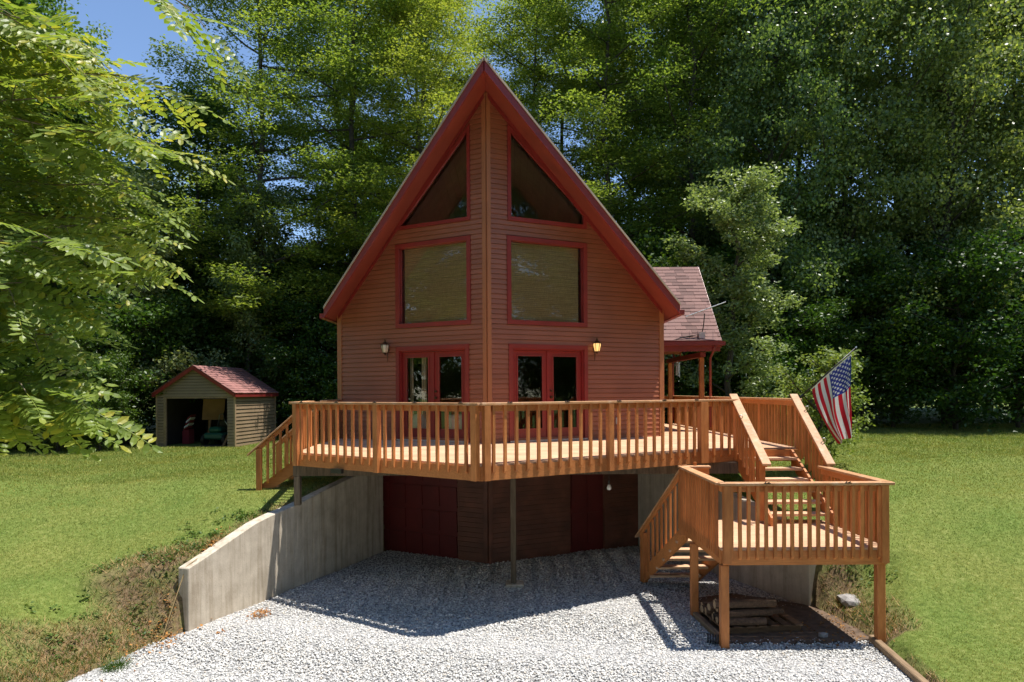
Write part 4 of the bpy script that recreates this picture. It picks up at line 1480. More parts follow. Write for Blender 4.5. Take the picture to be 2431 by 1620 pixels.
RED = (0.55, 0.012, 0.03); WHT = (0.80, 0.80, 0.80); BLU = (0.03, 0.045, 0.30)
stars = [(r, c * 2 + (r % 2)) for r in range(9) for c in range(6 - (r % 2))]
def is_star(uu, vv):
    # canton coordinates: uu 0..1 along the fly, vv 0..1 up from its lower edge
    for r in range(9):
        cy = (r + 1) / 10
        if abs(vv - cy) > .055: continue
        for c in range(6 - (r % 2)):
            cx = (1 + 2 * c + (r % 2)) / 12
            dx = (uu - cx) * 1.41; dy = vv - cy
            rr = math.hypot(dx, dy)
            if rr < .06:
                th = (math.atan2(dx, dy) % (2 * math.pi / 5)) - math.pi / 5
                lim = .026 * 1.0 / max(.38, math.cos(math.pi / 5 - abs(th) + .62)) 
                if rr < max(.024, min(.058, lim * .9)): return True
    return False
for i in range(NS + 1):
    s_ = i / NS
    a = h0.lerp(h1, s_) + Vector((0, 0, -.03))
    e = Vector((lerp(6.20, 6.37, s_), 12.86 + .10 * math.sin(s_ * 5), lerp(2.62, 2.80, s_)))
    for j in range(NT + 1):
        t = j / NT
        p = a.lerp(e, t)
        # cloth hangs: sag out towards vertical and fold
        p.x += .10 * math.sin(math.pi * t) * (1 - s_) * -1.0 + .05 * math.sin(math.pi * t) * s_ * .4
        p.y += .085 * t * math.sin(s_ * 13 + 2.4 * t) + .02 * math.sin(9 * t + 4 * s_)
        p.x += .020 * t * math.sin(s_ * 17 + 1.5)
        if s_ < .12:
            p.x -= .10 * max(0, t - .75) * (1 - s_ / .12) * 2
        vs[i, j] = p
        st_i = int(min(12, s_ * 13))
        col = RED if st_i % 2 == 0 else WHT
        if s_ > 6 / 13 and t < .40:
            col = WHT if is_star(t / .40, (s_ - 6 / 13) / (7 / 13)) else BLU
        if t < .018: col = WHT
        cols[i, j, :3] = col
fidx = np.arange(NS * NT)
q = (fidx // NT) * (NT + 1) + fidx % NT
ff = np.stack([q, q + 1, q + NT + 2, q + NT + 1], 1)
cl = np_mesh('cloth', vs.reshape(-1, 3), ff, M['flag'], fl)
ca = cl.data.color_attributes.new('print', 'FLOAT_COLOR', 'POINT')
ca.data.foreach_set('color', cols.reshape(-1).astype(np.float32))
cl.data.polygons.foreach_set('use_smooth', [True] * len(cl.data.polygons))

# ------------------------------------------------------------------ firewood, kerbs, small ground things
m = MB()
y = 9.74
dv = []; 
pa = [(3.05 + 1.85 * k / 24, 9.80 + .05 * math.sin(k * 1.9) + .03 * math.sin(k * 4.1)) for k in range(25)] + [(5.22, 9.95), (5.3, 10.6), (5.12, 11.40), (3.9, 12.2), (3.1, 11.9), (3.0, 10.8)]
m.prism([(a, b, .002) for a, b in pa], (0, 0, .022))
o = m.build('dirt_bed', M['dirt'], None); o['kind'] = 'structure'
pal = empty('pallet', (3.68, 10.6, .024), 'worn wooden pallet carrying firewood under the lower landing', 'pallet')
pc, pa_ = Vector((3.66, 10.62, 0)), R(6)
def pp(x, y, z):
    return Vector((pc.x + x * math.cos(pa_) - y * math.sin(pa_), pc.y + x * math.sin(pa_) + y * math.cos(pa_), z))
def pbox(name, x0, x1, y0, y1, z0, z1, mat, parent):
    m = MB(); m.hexa([pp(x0, y0, z0), pp(x1, y0, z0), pp(x1, y1, z0), pp(x0, y1, z0), pp(x0, y0, z1), pp(x1, y0, z1), pp(x1, y1, z1), pp(x0, y1, z1)])
    return m.build(name, mat, parent)
for k in range(3): pbox('stringer', -.62, .62, -.42 + .40 * k, -.38 + .40 * k, .025, .115, M['pallet'], pal)
for k in range(7): pbox('slat', -.62 + .19 * k, -.50 + .19 * k, -.46, .46, .116, .136, M['pallet'], pal)
random.seed(9)
for k in range(13):
    lay = 0 if k < 7 else (1 if k < 11 else 2)
    idx = k if lay == 0 else (k - 7 if lay == 1 else k - 11)
    yy = -.40 + .13 * idx + (.06 if lay == 1 else .12 if lay == 2 else 0)
    rr = random.uniform(.048, .066)
    z = .138 + rr + lay * .105
    x0 = random.uniform(-.66, -.5); x1 = x0 + random.uniform(.62, .95)
    a, b = pp(x0, yy + random.uniform(-.03, .03), z), pp(x1, yy + random.uniform(-.03, .03), z + random.uniform(-.01, .02))
    m = MB(); ax = (b - a)
    m.mi = 0
    pts = [a.lerp(b, t) + Vector((0, random.uniform(-.012, .012), random.uniform(-.008, .008))) for t in (0, .33, .66, 1)]
    m.tube(pts, [rr, rr * random.uniform(.9, 1.08), rr, rr * .95], 8)
    m.m[-2:] = [1, 1]
    o = m.build('firewood_log', None, None, mats=[M['bark_log'], M['log_end']])
    tag(o, ('bark covered firewood log lying in the bottom row on the pallet' if lay == 0 else 'firewood log lying on top of the stack on the pallet'), 'log', 'firewood on the pallet')
m = MB(); m.beam((2.93, 11.0, .0), (3.02, 9.80, .0), .09, .085)
tag(m.build('edging_timber', M['timber'], None, bevel=.012), 'squared edging timber beside the firewood under the landing', 'timber')
m = MB(); m.beam((5.18, 9.86, .01), (4.62, 5.2, .01), .10, .10)
tag(m.build('edging_timber', M['timber'], None, bevel=.012), 'long edging timber between the gravel and the right lawn', 'timber')
m = MB()
pts = [(2.80, 9.86, .06), (2.90, 9.82, .07), (2.99, 9.80, .065)]
for k in range(7):
    t = k / 6
    m.rod((lerp(2.80, 3.0, t), lerp(9.86, 9.79, t), .07), (lerp(2.80, 3.0, t) + .018, lerp(9.86, 9.79, t) - .006, .07), .072 - .008 * (k % 2), k=12)
tag(m.build('drain_pipe', M['black'], None), 'black corrugated drain pipe end beside the landing post', 'pipe')
def blob(c, sx, sy, sz, seed, name, mat, label=None, cat=None, sub=2):
    import bmesh
    bm = bmesh.new()
    bmesh.ops.create_icosphere(bm, subdivisions=sub, radius=1)
    rr = random.Random(seed)
    for v in bm.verts:
        k = 1 + rr.uniform(-.18, .18)
        v.co = Vector((v.co.x * sx * k, v.co.y * sy * k, v.co.z * sz * k))
    me = bpy.data.meshes.new(name); bm.to_mesh(me); bm.free(); me.materials.append(mat)
    o = bpy.data.objects.new(name, me); o.location = c
    link(o)
    return tag(o, label, cat)
blob((5.42, 11.0, ground_z(5.42, 11.0) - .04), .17, .26, .10, 4, 'rock', M['rock'], 'flat grey rock set in the sunny bank beside the landing', 'rock')
blob((4.55, 10.02, .05), .07, .05, .045, 5, 'stone', M['rock'], 'small pale stone on the dirt in front of the pallet', 'stone', 1)

# ------------------------------------------------------------------ blades, leaves and weeds
def blades(xs, ys, zs, h, w, lean, name, mat, seed=1, extra=None):
    r = np.random.default_rng(seed)
    n = len(xs)
    a = r.uniform(0, 2 * np.pi, n)
    hh = h * r.uniform(.5, 1.3, n)
    ww = w * r.uniform(.7, 1.3, n)
    dx, dy = np.cos(a), np.sin(a)
    b = r.uniform(0, 2 * np.pi, n)
    ln = lean * r.uniform(.2, 1.2, n) * hh
    base = np.stack([xs, ys, zs], 1)
    v = np.zeros((n, 3, 3))
    v[:, 0] = base + np.stack([dx * ww, dy * ww, np.zeros(n)], 1)
    v[:, 1] = base - np.stack([dx * ww, dy * ww, np.zeros(n)], 1)
    v[:, 2] = base + np.stack([np.cos(b) * ln, np.sin(b) * ln, hh], 1)
    f = np.arange(n * 3).reshape(n, 3)
    return np_mesh(name, v.reshape(-1, 3), f, mat)
def scatter(n, x0, x1, y0, y1, seed):
    r = np.random.default_rng(seed)
    return r.uniform(x0, x1, n), r.uniform(y0, y1, n)
def lawn_mask(xs, ys, pad=.1):
    m = np.ones(len(xs), bool)
    xe = np.array([wl_x(y) for y in ys]); xr = np.array([wr_x(y) for y in ys])
    inner = (xs > xe - pad - np.where(ys > 10.46, .13, 0.0)) & (xs < xr + pad + np.where(ys > 11.4, .18, 0)) & (ys < 16.4)
    m &= ~inner
    m &= ~((xs > -4.2) & (xs < 5.4) & (ys > 16.0) & (ys < 26.5))
    m &= ~((xs > SX - .1) & (xs < SX + sw_ + .1) & (ys > SY + .05) & (ys < SY + sd))
    m &= np.abs(xs / np.maximum(ys, .1)) < .86
    return m
rg = np.random.default_rng(31)
ng = 820000
gys = 6.3 * (31 / 6.3) ** rg.uniform(0, 1, ng)
gxs = rg.uniform(-.84, .84, ng) * gys
k = lawn_mask(gxs, gys)
gxs, gys = gxs[k], gys[k]
gzs = gz_bil(gxs, gys)
far = np.clip(gys / 12, .8, 2)
bk = bank_amount(gxs, gys)
r = np.random.default_rng(77)
lawn = r.uniform(0, 1, len(gxs)) > np.clip(bk * 1.6, 0, .97)
hh = .030 * far[lawn]
o = blades(gxs[lawn], gys[lawn], gzs[lawn] - .005, hh, .0045 * far[lawn], .8, 'lawn_grass', M['grass'], 3)
tag(o, 'short mown lawn grass on both sides of the chalet', 'grass', kind='stuff')
bm_ = ~lawn
dry = r.uniform(0, 1, bm_.sum()) < .5
bx, by, bz = gxs[bm_], gys[bm_], gzs[bm_]
o = blades(bx[dry], by[dry], bz[dry] - .005, .075, .005, 1.4, 'dry_bank_grass', M['dry'], 8)
tag(o, 'straw coloured dry grass on the rough banks by the gravel', 'grass', kind='stuff')
o = blades(bx[~dry], by[~dry], bz[~dry] - .005, .07, .006, 1.0, 'rough_bank_grass', M['weed'], 9)
tag(o, 'rough green grass growing on the banks by the gravel', 'grass', kind='stuff')

def leaf_cloud(pos, nrm_up, size, aspect, seed, fold=.25, droop=0.0, upr=.5):
    """kite shaped leaves (2 triangles each) at pos; returns verts, faces"""
    r = np.random.default_rng(seed)
    n = len(pos)
    a = r.uniform(0, 2 * np.pi, n)
    tilt = r.normal(0, nrm_up, n)
    d = np.stack([np.cos(a) * np.cos(tilt), np.sin(a) * np.cos(tilt), np.sin(tilt) - droop], 1)
    d /= np.linalg.norm(d, axis=1, keepdims=True)
    up = np.stack([r.normal(0, upr, n), r.normal(0, upr, n), np.ones(n)], 1)
    s = np.cross(d, up); s /= np.linalg.norm(s, axis=1, keepdims=True) + 1e-9
    nn = np.cross(s, d)
    L = (size * r.uniform(.65, 1.3, n))[:, None]
    Wd = L * aspect
    v = np.zeros((n, 4, 3))
    v[:, 0] = pos
    v[:, 1] = pos + d * L * .45 + s * Wd * .5 + nn * L * fold * .3
    v[:, 2] = pos + d * L
    v[:, 3] = pos + d * L * .45 - s * Wd * .5 + nn * L * fold * .3
    b = np.arange(n)[:, None] * 4
    f = np.concatenate([b + np.array([[0, 1, 2]]), b + np.array([[0, 2, 3]])], 0)
    return v.reshape(-1, 3), f

# weeds on the banks
def weeds(spots, name, mat, seed, leaf=.05, label='', n_per=80, cat='weeds', hgt=.07):
    r = np.random.default_rng(seed)
    P = []
    for (x, y, rad) in spots:
        n = int(n_per * (rad / .2) ** 2)
        a = r.uniform(0, 2 * np.pi, n); q = rad * np.sqrt(r.uniform(0, 1, n))
        px, py = x + q * np.cos(a), y + q * np.sin(a)
        pz = gz_bil(px, py) + r.uniform(0.0, hgt, n) * (1 - (q / rad) ** 2 * .6)
        P.append(np.stack([px, py, pz], 1))
    v, f = leaf_cloud(np.concatenate(P), .35, leaf, .55, seed)
    o = np_mesh(name, v, f, mat)
    return tag(o, label, cat, kind='stuff')
rs = random.Random(3)
sp1 = []
for k in range(60):
    y = rs.uniform(8.0, 13.0)
    x = wl_x(y) - .3 - abs(rs.gauss(0, .6))
    sp1.append((x, y, rs.uniform(.04, .13)))
sp1 += [(-5.5, 10.75, .2), (-5.35, 11.0, .14), (-4.75, 12.2, .2), (-4.6, 12.45, .16)]
weeds(sp1, 'bank_weeds', M['weed'], 5, .055, 'low broad leaved weeds on the left bank above the gravel')
weeds([(5.55, 11.55, .25), (5.75, 11.2, .2), (5.35, 11.7, .2), (5.5, 10.3, .12), (6.0, 10.9, .15)], 'bank_weeds', M['weed'], 6, .05, 'low weeds on the sunny bank beside the landing')
# fallen leaves
def litter(spots, name, seed, label, size=.05):
    r = np.random.default_rng(seed)
    P = []
    for (x, y, rx, ry, n, zz) in spots:
        px, py = x + r.normal(0, rx, n), y + r.normal(0, ry, n)
        pz = np.maximum(gz_bil(px, py), .015) + r.uniform(.005, zz, n)
        P.append(np.stack([px, py, pz], 1))
    v, f = leaf_cloud(np.concatenate(P), .3, size, .6, seed)
    tag(np_mesh(name, v, f, M['dry_leaf']), label, 'dry leaves', kind='stuff')
litter([(-4.12, 11.1, .07, .10, 110, .09), (-4.45, 10.35, .05, .05, 12, .01), (-5.2, 10.25, .10, .16, 90, .06), (-5.3, 9.5, .2, .3, 60, .03), (-4.95, 11.15, .06, .25, 120, .05), (-5.0, 9.9, .1, .1, 25, .02)],
       'fallen_leaves', 4, 'rust coloured fallen leaves along the left retaining wall')
litter([(4.4, 10.1, .5, .3, 160, .02), (4.95, 10.5, .15, .35, 150, .05), (3.6, 11.2, .4, .3, 60, .03)], 'fallen_leaves', 6, 'brown leaf litter on the dirt under the landing', .04)
# grass tuft at the gravel edge
tx = -5.28 + rng.normal(0, .05, 420); ty = 9.05 + rng.normal(0, .05, 420)
o = blades(tx, ty, gz_bil(tx, ty) - .01, .20, .006, 1.0, 'grass_tuft', M['weed'], 12)
tag(o, 'dark green tuft of long grass at the gravel edge below the bank', 'grass tuft')
m = MB(); m.tube([(-5.18, 9.6, ground_z(-5.18, 9.6) + .02), (-5.2, 10.1, ground_z(-5.2, 10.1) + .09), (-5.05, 10.55, .98), (-4.95, 10.7, 1.06)], .008, 5)
tag(m.build('dry_stalk', M['dry'], None), 'long dry bent stalk lying up the left bank to the wall end', 'stalk')

# ------------------------------------------------------------------ trees
def limb(mb, p0, dirv, L, r0, r1, rr, n=5, up=.15, wig=.12):
    pts = [Vector(p0)]; d = Vector(dirv).normalized()
    for k in range(n):
        d = (d + Vector((rr.uniform(-wig, wig), rr.uniform(-wig, wig), rr.uniform(-wig, wig) + up / n))).normalized()
        pts.append(pts[-1] + d * (L / n))
    mb.tube(pts, [lerp(r0, r1, k / n) for k in range(n + 1)], 6)
    return pts

def tree_meshes(seed, H, crown0, Rad, nleaf, leaf, aspect, mat, style, trunk_r=.22, name='tree'):
    """returns (trunk mesh, crown mesh), base at origin"""
    rr = random.Random(seed); r = np.random.default_rng(seed)
    mb = MB()
    tp = [Vector((0, 0, -.3))]
    n = 9
    for k in range(1, n + 1):
        tp.append(Vector((rr.uniform(-.12, .12) * k * .5, rr.uniform(-.12, .12) * k * .5, H * .95 * k / n)))
    mb.tube(tp, [lerp(trunk_r, .03, (k / n) ** .8) for k in range(n + 1)], 8)
    cl = []      # cluster centres + radius
    nl = 44 if style != 'bush' else 16
    for k in range(nl):
        t = (k + .5) / nl
        z = lerp(crown0, H * .97, t)
        prof = {'locust': math.sin(math.pi * min(1, .18 + .75 * t)) ** .7, 'maple': math.sin(math.pi * min(1, .22 + .74 * t)) ** .6,
                'poplar': (math.sin(math.pi * min(1, .20 + .72 * t))) ** .8, 'bush': math.sin(math.pi * min(1, .3 + .68 * t)) ** .5}[style]
        L = Rad * prof * rr.uniform(.65, 1.15)
        az = k * 2.4 + rr.uniform(-.5, .5)
        el = {'locust': .12, 'maple': .35, 'poplar': .55, 'bush': .6}[style] + rr.uniform(-.15, .2)
        i = min(n - 1, int(z / (H * .95) * n)); p0 = tp[i].lerp(tp[i + 1], z / (H * .95) * n - i)
        pts = limb(mb, p0, (math.cos(az) * math.cos(el), math.sin(az) * math.cos(el), math.sin(el)), max(.4, L), lerp(trunk_r * .33, .03, t), .012, rr)
        for q in range(2, len(pts)):
            cl.append((pts[q], (.30 + .12 * q / len(pts)) * Rad * rr.uniform(.5, .95) * .55))
            for e in range(2):
                sd_ = Vector((rr.gauss(0, 1), rr.gauss(0, 1), rr.gauss(0, .5))).normalized()
                cl.append((pts[q] + sd_ * Rad * rr.uniform(.12, .34), Rad * rr.uniform(.10, .24)))
    trunk = mb
    C = np.array([tuple(c[0]) for c in cl]); RR = np.array([c[1] for c in cl])
    wts = RR ** 1.7; wts /= wts.sum()
    idx = r.choice(len(cl), nleaf, p=wts)
    u = r.normal(size=(nleaf, 3)); u /= np.linalg.norm(u, axis=1, keepdims=True)
    rad = r.uniform(0, 1, nleaf) ** (1 / 2.2)
    flat = {'locust': .34, 'maple': .62, 'poplar': .8, 'bush': .8}[style]
    pos = C[idx] + u * (RR[idx] * rad)[:, None] * np.array([1.15, 1.15, flat])
    # uneven crown: leaves thin out in random pockets
    ph = r.uniform(0, 6, 3)
    pocket = np.sin(pos[:, 0] * 1.7 + ph[0]) * np.sin(pos[:, 1] * 1.9 + ph[1]) * np.sin(pos[:, 2] * 1.5 + ph[2])
    keep = (pocket > -.5) | (r.uniform(0, 1, nleaf) < .4)
    pos = pos[keep]
    v, f = leaf_cloud(pos, {'locust': .3, 'maple': .45, 'poplar': .9, 'bush': .6}[style], leaf, aspect, seed + 1, droop={'locust': .1, 'maple': .35, 'poplar': .3, 'bush': .1}[style], upr={'locust': .8, 'maple': 1.1, 'poplar': 1.5, 'bush': 1.0}[style])
    cm = np_mesh(name + '_crown', v, f, mat, link_it=False)
    tm = bpy.data.meshes.new(name + '_trunk')
    tm.from_pydata([tuple(p) for p in trunk.v], [], trunk.f)
    tm.materials.append(M['bark'])
    tm.polygons.foreach_set('use_smooth', [True] * len(tm.polygons))
    tm.update()
    return tm, cm
V = {
    'locust': [tree_meshes(s, 25, 4.0, 4.8, 78000, .155, .45, M['leaf_locust'], 'locust', .24) for s in (11, 12, 13)],
    'maple': [tree_meshes(s, 21, 2.2, 4.8, 52000, .185, .7, M['leaf_maple'], 'maple', .24) for s in (21, 22)],
    'poplar': [tree_meshes(s, 26, 3.0, 4.8, 76000, .145, .8, M['leaf_poplar'], 'poplar', .26) for s in (31, 32, 33)],
    'pale': [tree_meshes(s, 9, .8, 2.2, 22000, .12, .6, M['leaf_pale'], 'bush', .12) for s in (41,)],
    'under': [tree_meshes(s, 6.5, .3, 2.6, 16000, .15, .6, M['leaf_dark'], 'maple', .10) for s in (51, 52)],
    'shrub': [tree_meshes(s, 2.5, .15, 1.25, 7000, .085, .6, M['leaf_bush'], 'bush', .05) for s in (61,)],
}
def tree(kind, x, y, sc=1.0, label='', group=None, name='tree', var=None, rz=None, sz=None, cat='tree', z=None):
    vs_ = V[kind]
    k = (var if var is not None else random.randrange(len(vs_))) % len(vs_)
    o = bpy.data.objects.new(name, None)
    zz = float(gz_bil(np.array([x]), np.array([y]))[0]) if z is None else z
    o.location = (x, y, zz - .02)
    o.rotation_euler = (0, 0, random.uniform(0, 6.28) if rz is None else rz)
    o.scale = (sc, sc, sz or sc)
    COL.objects.link(o)
    tag(o, label, cat, group)
    for nm, me in (('trunk', vs_[k][0]), ('crown', vs_[k][1])):
        c = bpy.data.objects.new(nm, me)
        COL.objects.link(c)
        c.parent = o
    return o
random.seed(21)
LOC = 'tall feathery yellow green locust tree rising behind the chalet'
MAP = 'dense broad leaved green tree in the wood behind the shed'
POP = 'tall poplar with small glinting leaves behind the right lawn'
FRONT = {0: 'dense dark tree mostly hidden behind the overhanging near locust', 1: 'broad dark green tree behind the leaf tips of the near locust',
         2: 'shorter broad leaved tree beside the open patch of blue sky', 3: 'broad leaved tree rising straight behind the shed',
         4: 'tall locust with a bare lower trunk between the shed and the chalet', 5: 'tall feathery locust just beyond the left eave of the chalet',
         6: 'locust whose crown shows left of the roof ridge', 7: 'locust standing directly behind the roof ridge', 8: 'bright yellow green locust behind the right roof slope',
         9: 'tall locust behind the porch roof and the pale young tree', 10: 'tall poplar behind the garden shrub at the timber stairs', 11: 'tall poplar rising behind the flag'}
# tall trees: kind, x, y, scale, z-scale
tall = [
    ('maple', -27, 27, 1.0, 1.0), ('maple', -22.5, 29.5, .95, .95), ('maple', -18.2, 28.4, .85, .74), ('maple', -14.0, 31, .85, .74), ('locust', -10.6, 29.2, .95, .98),
    ('locust', -7.0, 31.0, 1.0, 1.02), ('locust', -3.9, 30.0, .85, .84), ('locust', .9, 33.0, .9, .86), ('locust', 4.4, 31.2, .95, 1.0), ('locust', 8.4, 31.6, 1.0, 1.04),
    ('poplar', 11.6, 30.4, 1.0, 1.0), ('poplar', 15.4, 31.2, 1.0, 1.03), ('poplar', 19.4, 30.4, 1.0, 1.0), ('poplar', 23.4, 31.6, 1.0, 1.0), ('poplar', 27.5, 30, 1.0, 1.0),
    ('maple', -25, 35.5, 1.0, 1.0), ('maple', -21, 38.0, .9, .64), ('locust', -16.6, 38.5, .8, .58), ('locust', -9.2, 37.0, 1.05, 1.1), ('locust', -5.2, 37.5, 1.0, 1.05),
    ('locust', -1.0, 40, .9, .80), ('locust', 2.8, 38.5, 1.0, 1.05), ('poplar', 6.8, 38, 1.0, 1.08), ('poplar', 11, 37.5, 1.0, 1.08), ('poplar', 16, 38.5, 1.05, 1.1), ('poplar', 21, 37, 1.05, 1.1), ('poplar', 26.5, 38, 1.05, 1.1),
    ('maple', -31, 42, 1.1, 1.1), ('maple', 13, 47, 1.1, 1.1), ('maple', -9, 46, 1.0, .85),
]
for k, (kd, x, y, sc, szz) in enumerate(tall):
    lab, grp, nm = {'locust': (LOC, 'locust trees behind the chalet', 'locust_tree'), 'maple': (MAP, 'broad leaved trees of the wood', 'broadleaf_tree'), 'poplar': (POP, 'poplars behind the right lawn', 'poplar_tree')}[kd]
    if kd == 'maple' and y > 60:
        lab, grp = 'broad leaved tree deep in the wood seen through the front trees', 'trees deep in the wood'
    if k in FRONT: lab = FRONT[k]
    elif k > 14: lab = lab.split(' behind')[0].split(' rising')[0].split(' in the wood')[0] + ' standing deeper in the wood behind the front trees'
    tree(kd, x, y, sc, lab, grp, nm, var=k, sz=szz)
# understory along the wood edge
UND = 'dark leafy understory tree at the shady foot of the wood'
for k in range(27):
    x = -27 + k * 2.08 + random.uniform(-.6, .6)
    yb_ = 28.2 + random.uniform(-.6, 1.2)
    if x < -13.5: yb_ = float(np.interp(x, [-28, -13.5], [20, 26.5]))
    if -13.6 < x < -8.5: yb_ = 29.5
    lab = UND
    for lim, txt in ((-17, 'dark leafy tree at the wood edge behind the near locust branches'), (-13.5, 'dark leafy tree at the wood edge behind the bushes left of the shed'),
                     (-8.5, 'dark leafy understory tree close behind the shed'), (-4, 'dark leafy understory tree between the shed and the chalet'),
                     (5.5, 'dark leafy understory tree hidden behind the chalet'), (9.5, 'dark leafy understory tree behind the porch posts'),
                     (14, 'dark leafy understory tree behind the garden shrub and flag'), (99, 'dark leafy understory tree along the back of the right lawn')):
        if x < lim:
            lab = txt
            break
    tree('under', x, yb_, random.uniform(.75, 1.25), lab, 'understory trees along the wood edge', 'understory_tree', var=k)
for k in range(14):
    x = -26 + k * 4 + random.uniform(-1, 1)
    tree('under', x, 34 + random.uniform(-1, 1), random.uniform(1.2, 1.6), UND, 'understory trees along the wood edge', 'understory_tree', var=k)
for k in range(12):
    tree('under', -30 + k * 5.4 + random.uniform(-1, 1), 42 + random.uniform(-1.5, 1.5), random.uniform(1.3, 1.7), 'dark leafy tree closing the view deep between the trunks', 'low trees deep in the wood', 'understory_tree', var=k)
tree('pale', 8.1, 25.2, 1.22, 'pale silvery leaved young tree standing behind the porch roof', None, 'young_tree', rz=.4, sz=1.05)
tree('pale', -10.9, 22.4 + 6.0, .95, 'pale leaved young tree above the shed roof', None, 'young_tree', rz=2.0, sz=1.15)
tree('pale', -14.6, 25.6, 1.15, 'pale leaved young tree left of the shed', None, 'young_tree', rz=4.0)
tree('shrub', 7.0, 15.6, 1.0, 'bright green garden shrub growing behind the timber stairs', None, 'garden_shrub', rz=.8, cat='shrub')
for k, (x, y, sc) in enumerate(((-17.8, 22.4, .8), (-16.4, 22.9, .62), (-15.1, 22.7, .7), (-13.95, 23.1, .5))):
    tree('under', x, y, sc, 'leafy bush at the lawn edge left of the shed', 'bushes left of the shed', 'leafy_bush', cat='shrub', var=k)
# trees on the far side of the drive, behind the camera (seen in the window glass)
BK = 'broad leaved tree across the drive, mirrored in the window glass'
for k, (x, y) in enumerate(((-17, -15), (-10, -19), (-3, -21), (5, -21), (12, -19), (19, -15), (-22, -9), (-24, -3), (-25, 3), (-26, 9), (24, -9), (26, -3), (27, 3), (29, 9), (-31, 0), (-32, 6), (33, -6), (34, 1))):
    tree('maple', x, y, 1.05, BK, 'trees across the drive', 'broadleaf_tree', var=k, z=0)

# ------------------------------------------------------------------ near locust at the left edge
near = empty('near_locust', (-7.4, 5.2, .45), 'locust with large leaflets overhanging the left edge of the lawn', 'tree')
def frond_mesh(seed, L=.30, npair=8, lf=.052):
    rr = random.Random(seed)
    vs, fs = [], []
    def add(p):
        vs.append(tuple(p)); return len(vs) - 1
    pts = [Vector((L * t, 0, -.10 * L * t * t)) for t in np.linspace(0, 1, 6)]
    for k in range(5):                 # rachis as a thin strip
        a, b = pts[k], pts[k + 1]
        w = .0018
        i = [add(a + Vector((0, w, 0))), add(a - Vector((0, w, 0))), add(b - Vector((0, w, 0))), add(b + Vector((0, w, 0)))]
        fs.append(tuple(i))
    def leaflet(p, d, up, ln):
        s = d.cross(up).normalized(); n_ = s.cross(d)
        w = ln * .54
        c = [p, p + d * ln * .25 + s * w * .42, p + d * ln * .65 + s * w * .46, p + d * ln, p + d * ln * .65 - s * w * .46, p + d * ln * .25 - s * w * .42]
        mid1, mid2 = p + d * ln * .25 - n_ * ln * .05, p + d * ln * .65 - n_ * ln * .06
        i = [add(q) for q in c]; m1 = add(mid1); m2 = add(mid2)
        fs.extend([(i[0], i[1], m1), (i[0], m1, i[5]), (i[1], i[2], m2, m1), (m1, m2, i[4], i[5]), (i[2], i[3], m2), (m2, i[3], i[4])])
    for k in range(npair):
        t = .16 + .78 * k / (npair - 1)
        p = Vector((L * t, 0, -.10 * L * t * t))
        for s in (-1, 1):
            d = Vector((.32 + rr.uniform(-.1, .1), s, rr.uniform(-.35, .05))).normalized()
            leaflet(p, d, Vector((rr.uniform(-.25, .25), rr.uniform(-.2, .2), 1)), lf * rr.uniform(.8, 1.12) * (1 - .25 * abs(t - .5)))
    leaflet(pts[-1], Vector((1, 0, -.25)).normalized(), Vector((0, 0, 1)), lf)
    return vs, fs
FR = []
for s in range(4):
    v, f = frond_mesh(s, .27 + .02 * s, 7 + s % 3, .060 + .004 * (s % 2))
    me = bpy.data.meshes.new('leaf'); me.from_pydata(v, [], f); me.materials.append(M['leaf_near']); me.update()
    FR.append((me, np.array(v), f))
rr = random.Random(17)
trunk = MB()
trunk.tube([(-7.4, 5.2, .2), (-7.35, 5.1, 1.6), (-7.1, 5.0, 3.2), (-6.8, 4.9, 5.0), (-6.5, 4.9, 6.6), (-6.1, 4.8, 8.0)], [.16, .15, .13, .11, .08, .05], 10)
trunk.build('trunk', M['bark'], near, smooth=True)
# boughs into the view: (start on trunk, end, sag)
def bough(a, b, r0=.03, sag=.25, n=10):
    a, b = Vector(a), Vector(b)
    pts = []
    ph = [rr.uniform(0, 6.28) for _ in range(3)]
    for k in range(n + 1):
        t = k / n
        p = a.lerp(b, t) + Vector((0, 0, sag * math.sin(math.pi * t) * (1 - .3 * t)))
        p += Vector((.05 * math.sin(7 * t + ph[0]), .14 * math.sin(5 * t + ph[1]), .07 * math.sin(8 * t + ph[2]))) * min(1, 3 * (1 - t) + .3)
        pts.append(p)
    m = MB(); m.tube(pts, [lerp(r0, .004, (k / n) ** .7) for k in range(n + 1)], 6)
    m.build('branch', M['twig'], near, smooth=True)
    return pts
fronds = []
def dress(pts, start=.35, step=.075, twig=.45, ntw=6):
    L = len(pts) - 1
    for k in range(ntw):
        t = lerp(start, 1.0, (k + rr.random() * .6) / ntw)
        i = min(L - 1, int(t * L)); p = pts[i].lerp(pts[i + 1], t * L - i)
        d0 = (pts[i + 1] - pts[i]).normalized()
        sd_ = Vector((d0.y, -d0.x, 0)).normalized() * (1 if k % 2 else -1)
        d = (d0 * .8 + sd_ * rr.uniform(.2, .8) + Vector((0, 0, rr.uniform(-.2, .35)))).normalized()
        ln = twig * rr.uniform(.6, 1.2)
        q = p + d * ln + Vector((0, 0, -.30 * ln))
        tw = [p, p.lerp(q, .35) + Vector((0, 0, .07 * ln)), p.lerp(q, .7) + Vector((0, 0, .07 * ln)), q]
        m = MB(); m.tube(tw, [.004, .0035, .003, .002], 5); m.build('twig', M['twig'], near)
        n = max(3, int(ln / step))
        for j in range(n):
            u = (j + .6) / n * 3
            g = min(2, int(u)); b = tw[g].lerp(tw[g + 1], u - g)
            s = 1 if j % 2 else -1
            side = Vector((d.y, -d.x, 0)).normalized() * s
            dd = (d * .6 + side * .8 + Vector((0, 0, rr.uniform(-.6, .15)))).normalized()
            fronds.append((b, dd))
        fronds.append((q, (d + Vector((0, 0, -.4))).normalized()))
B = []
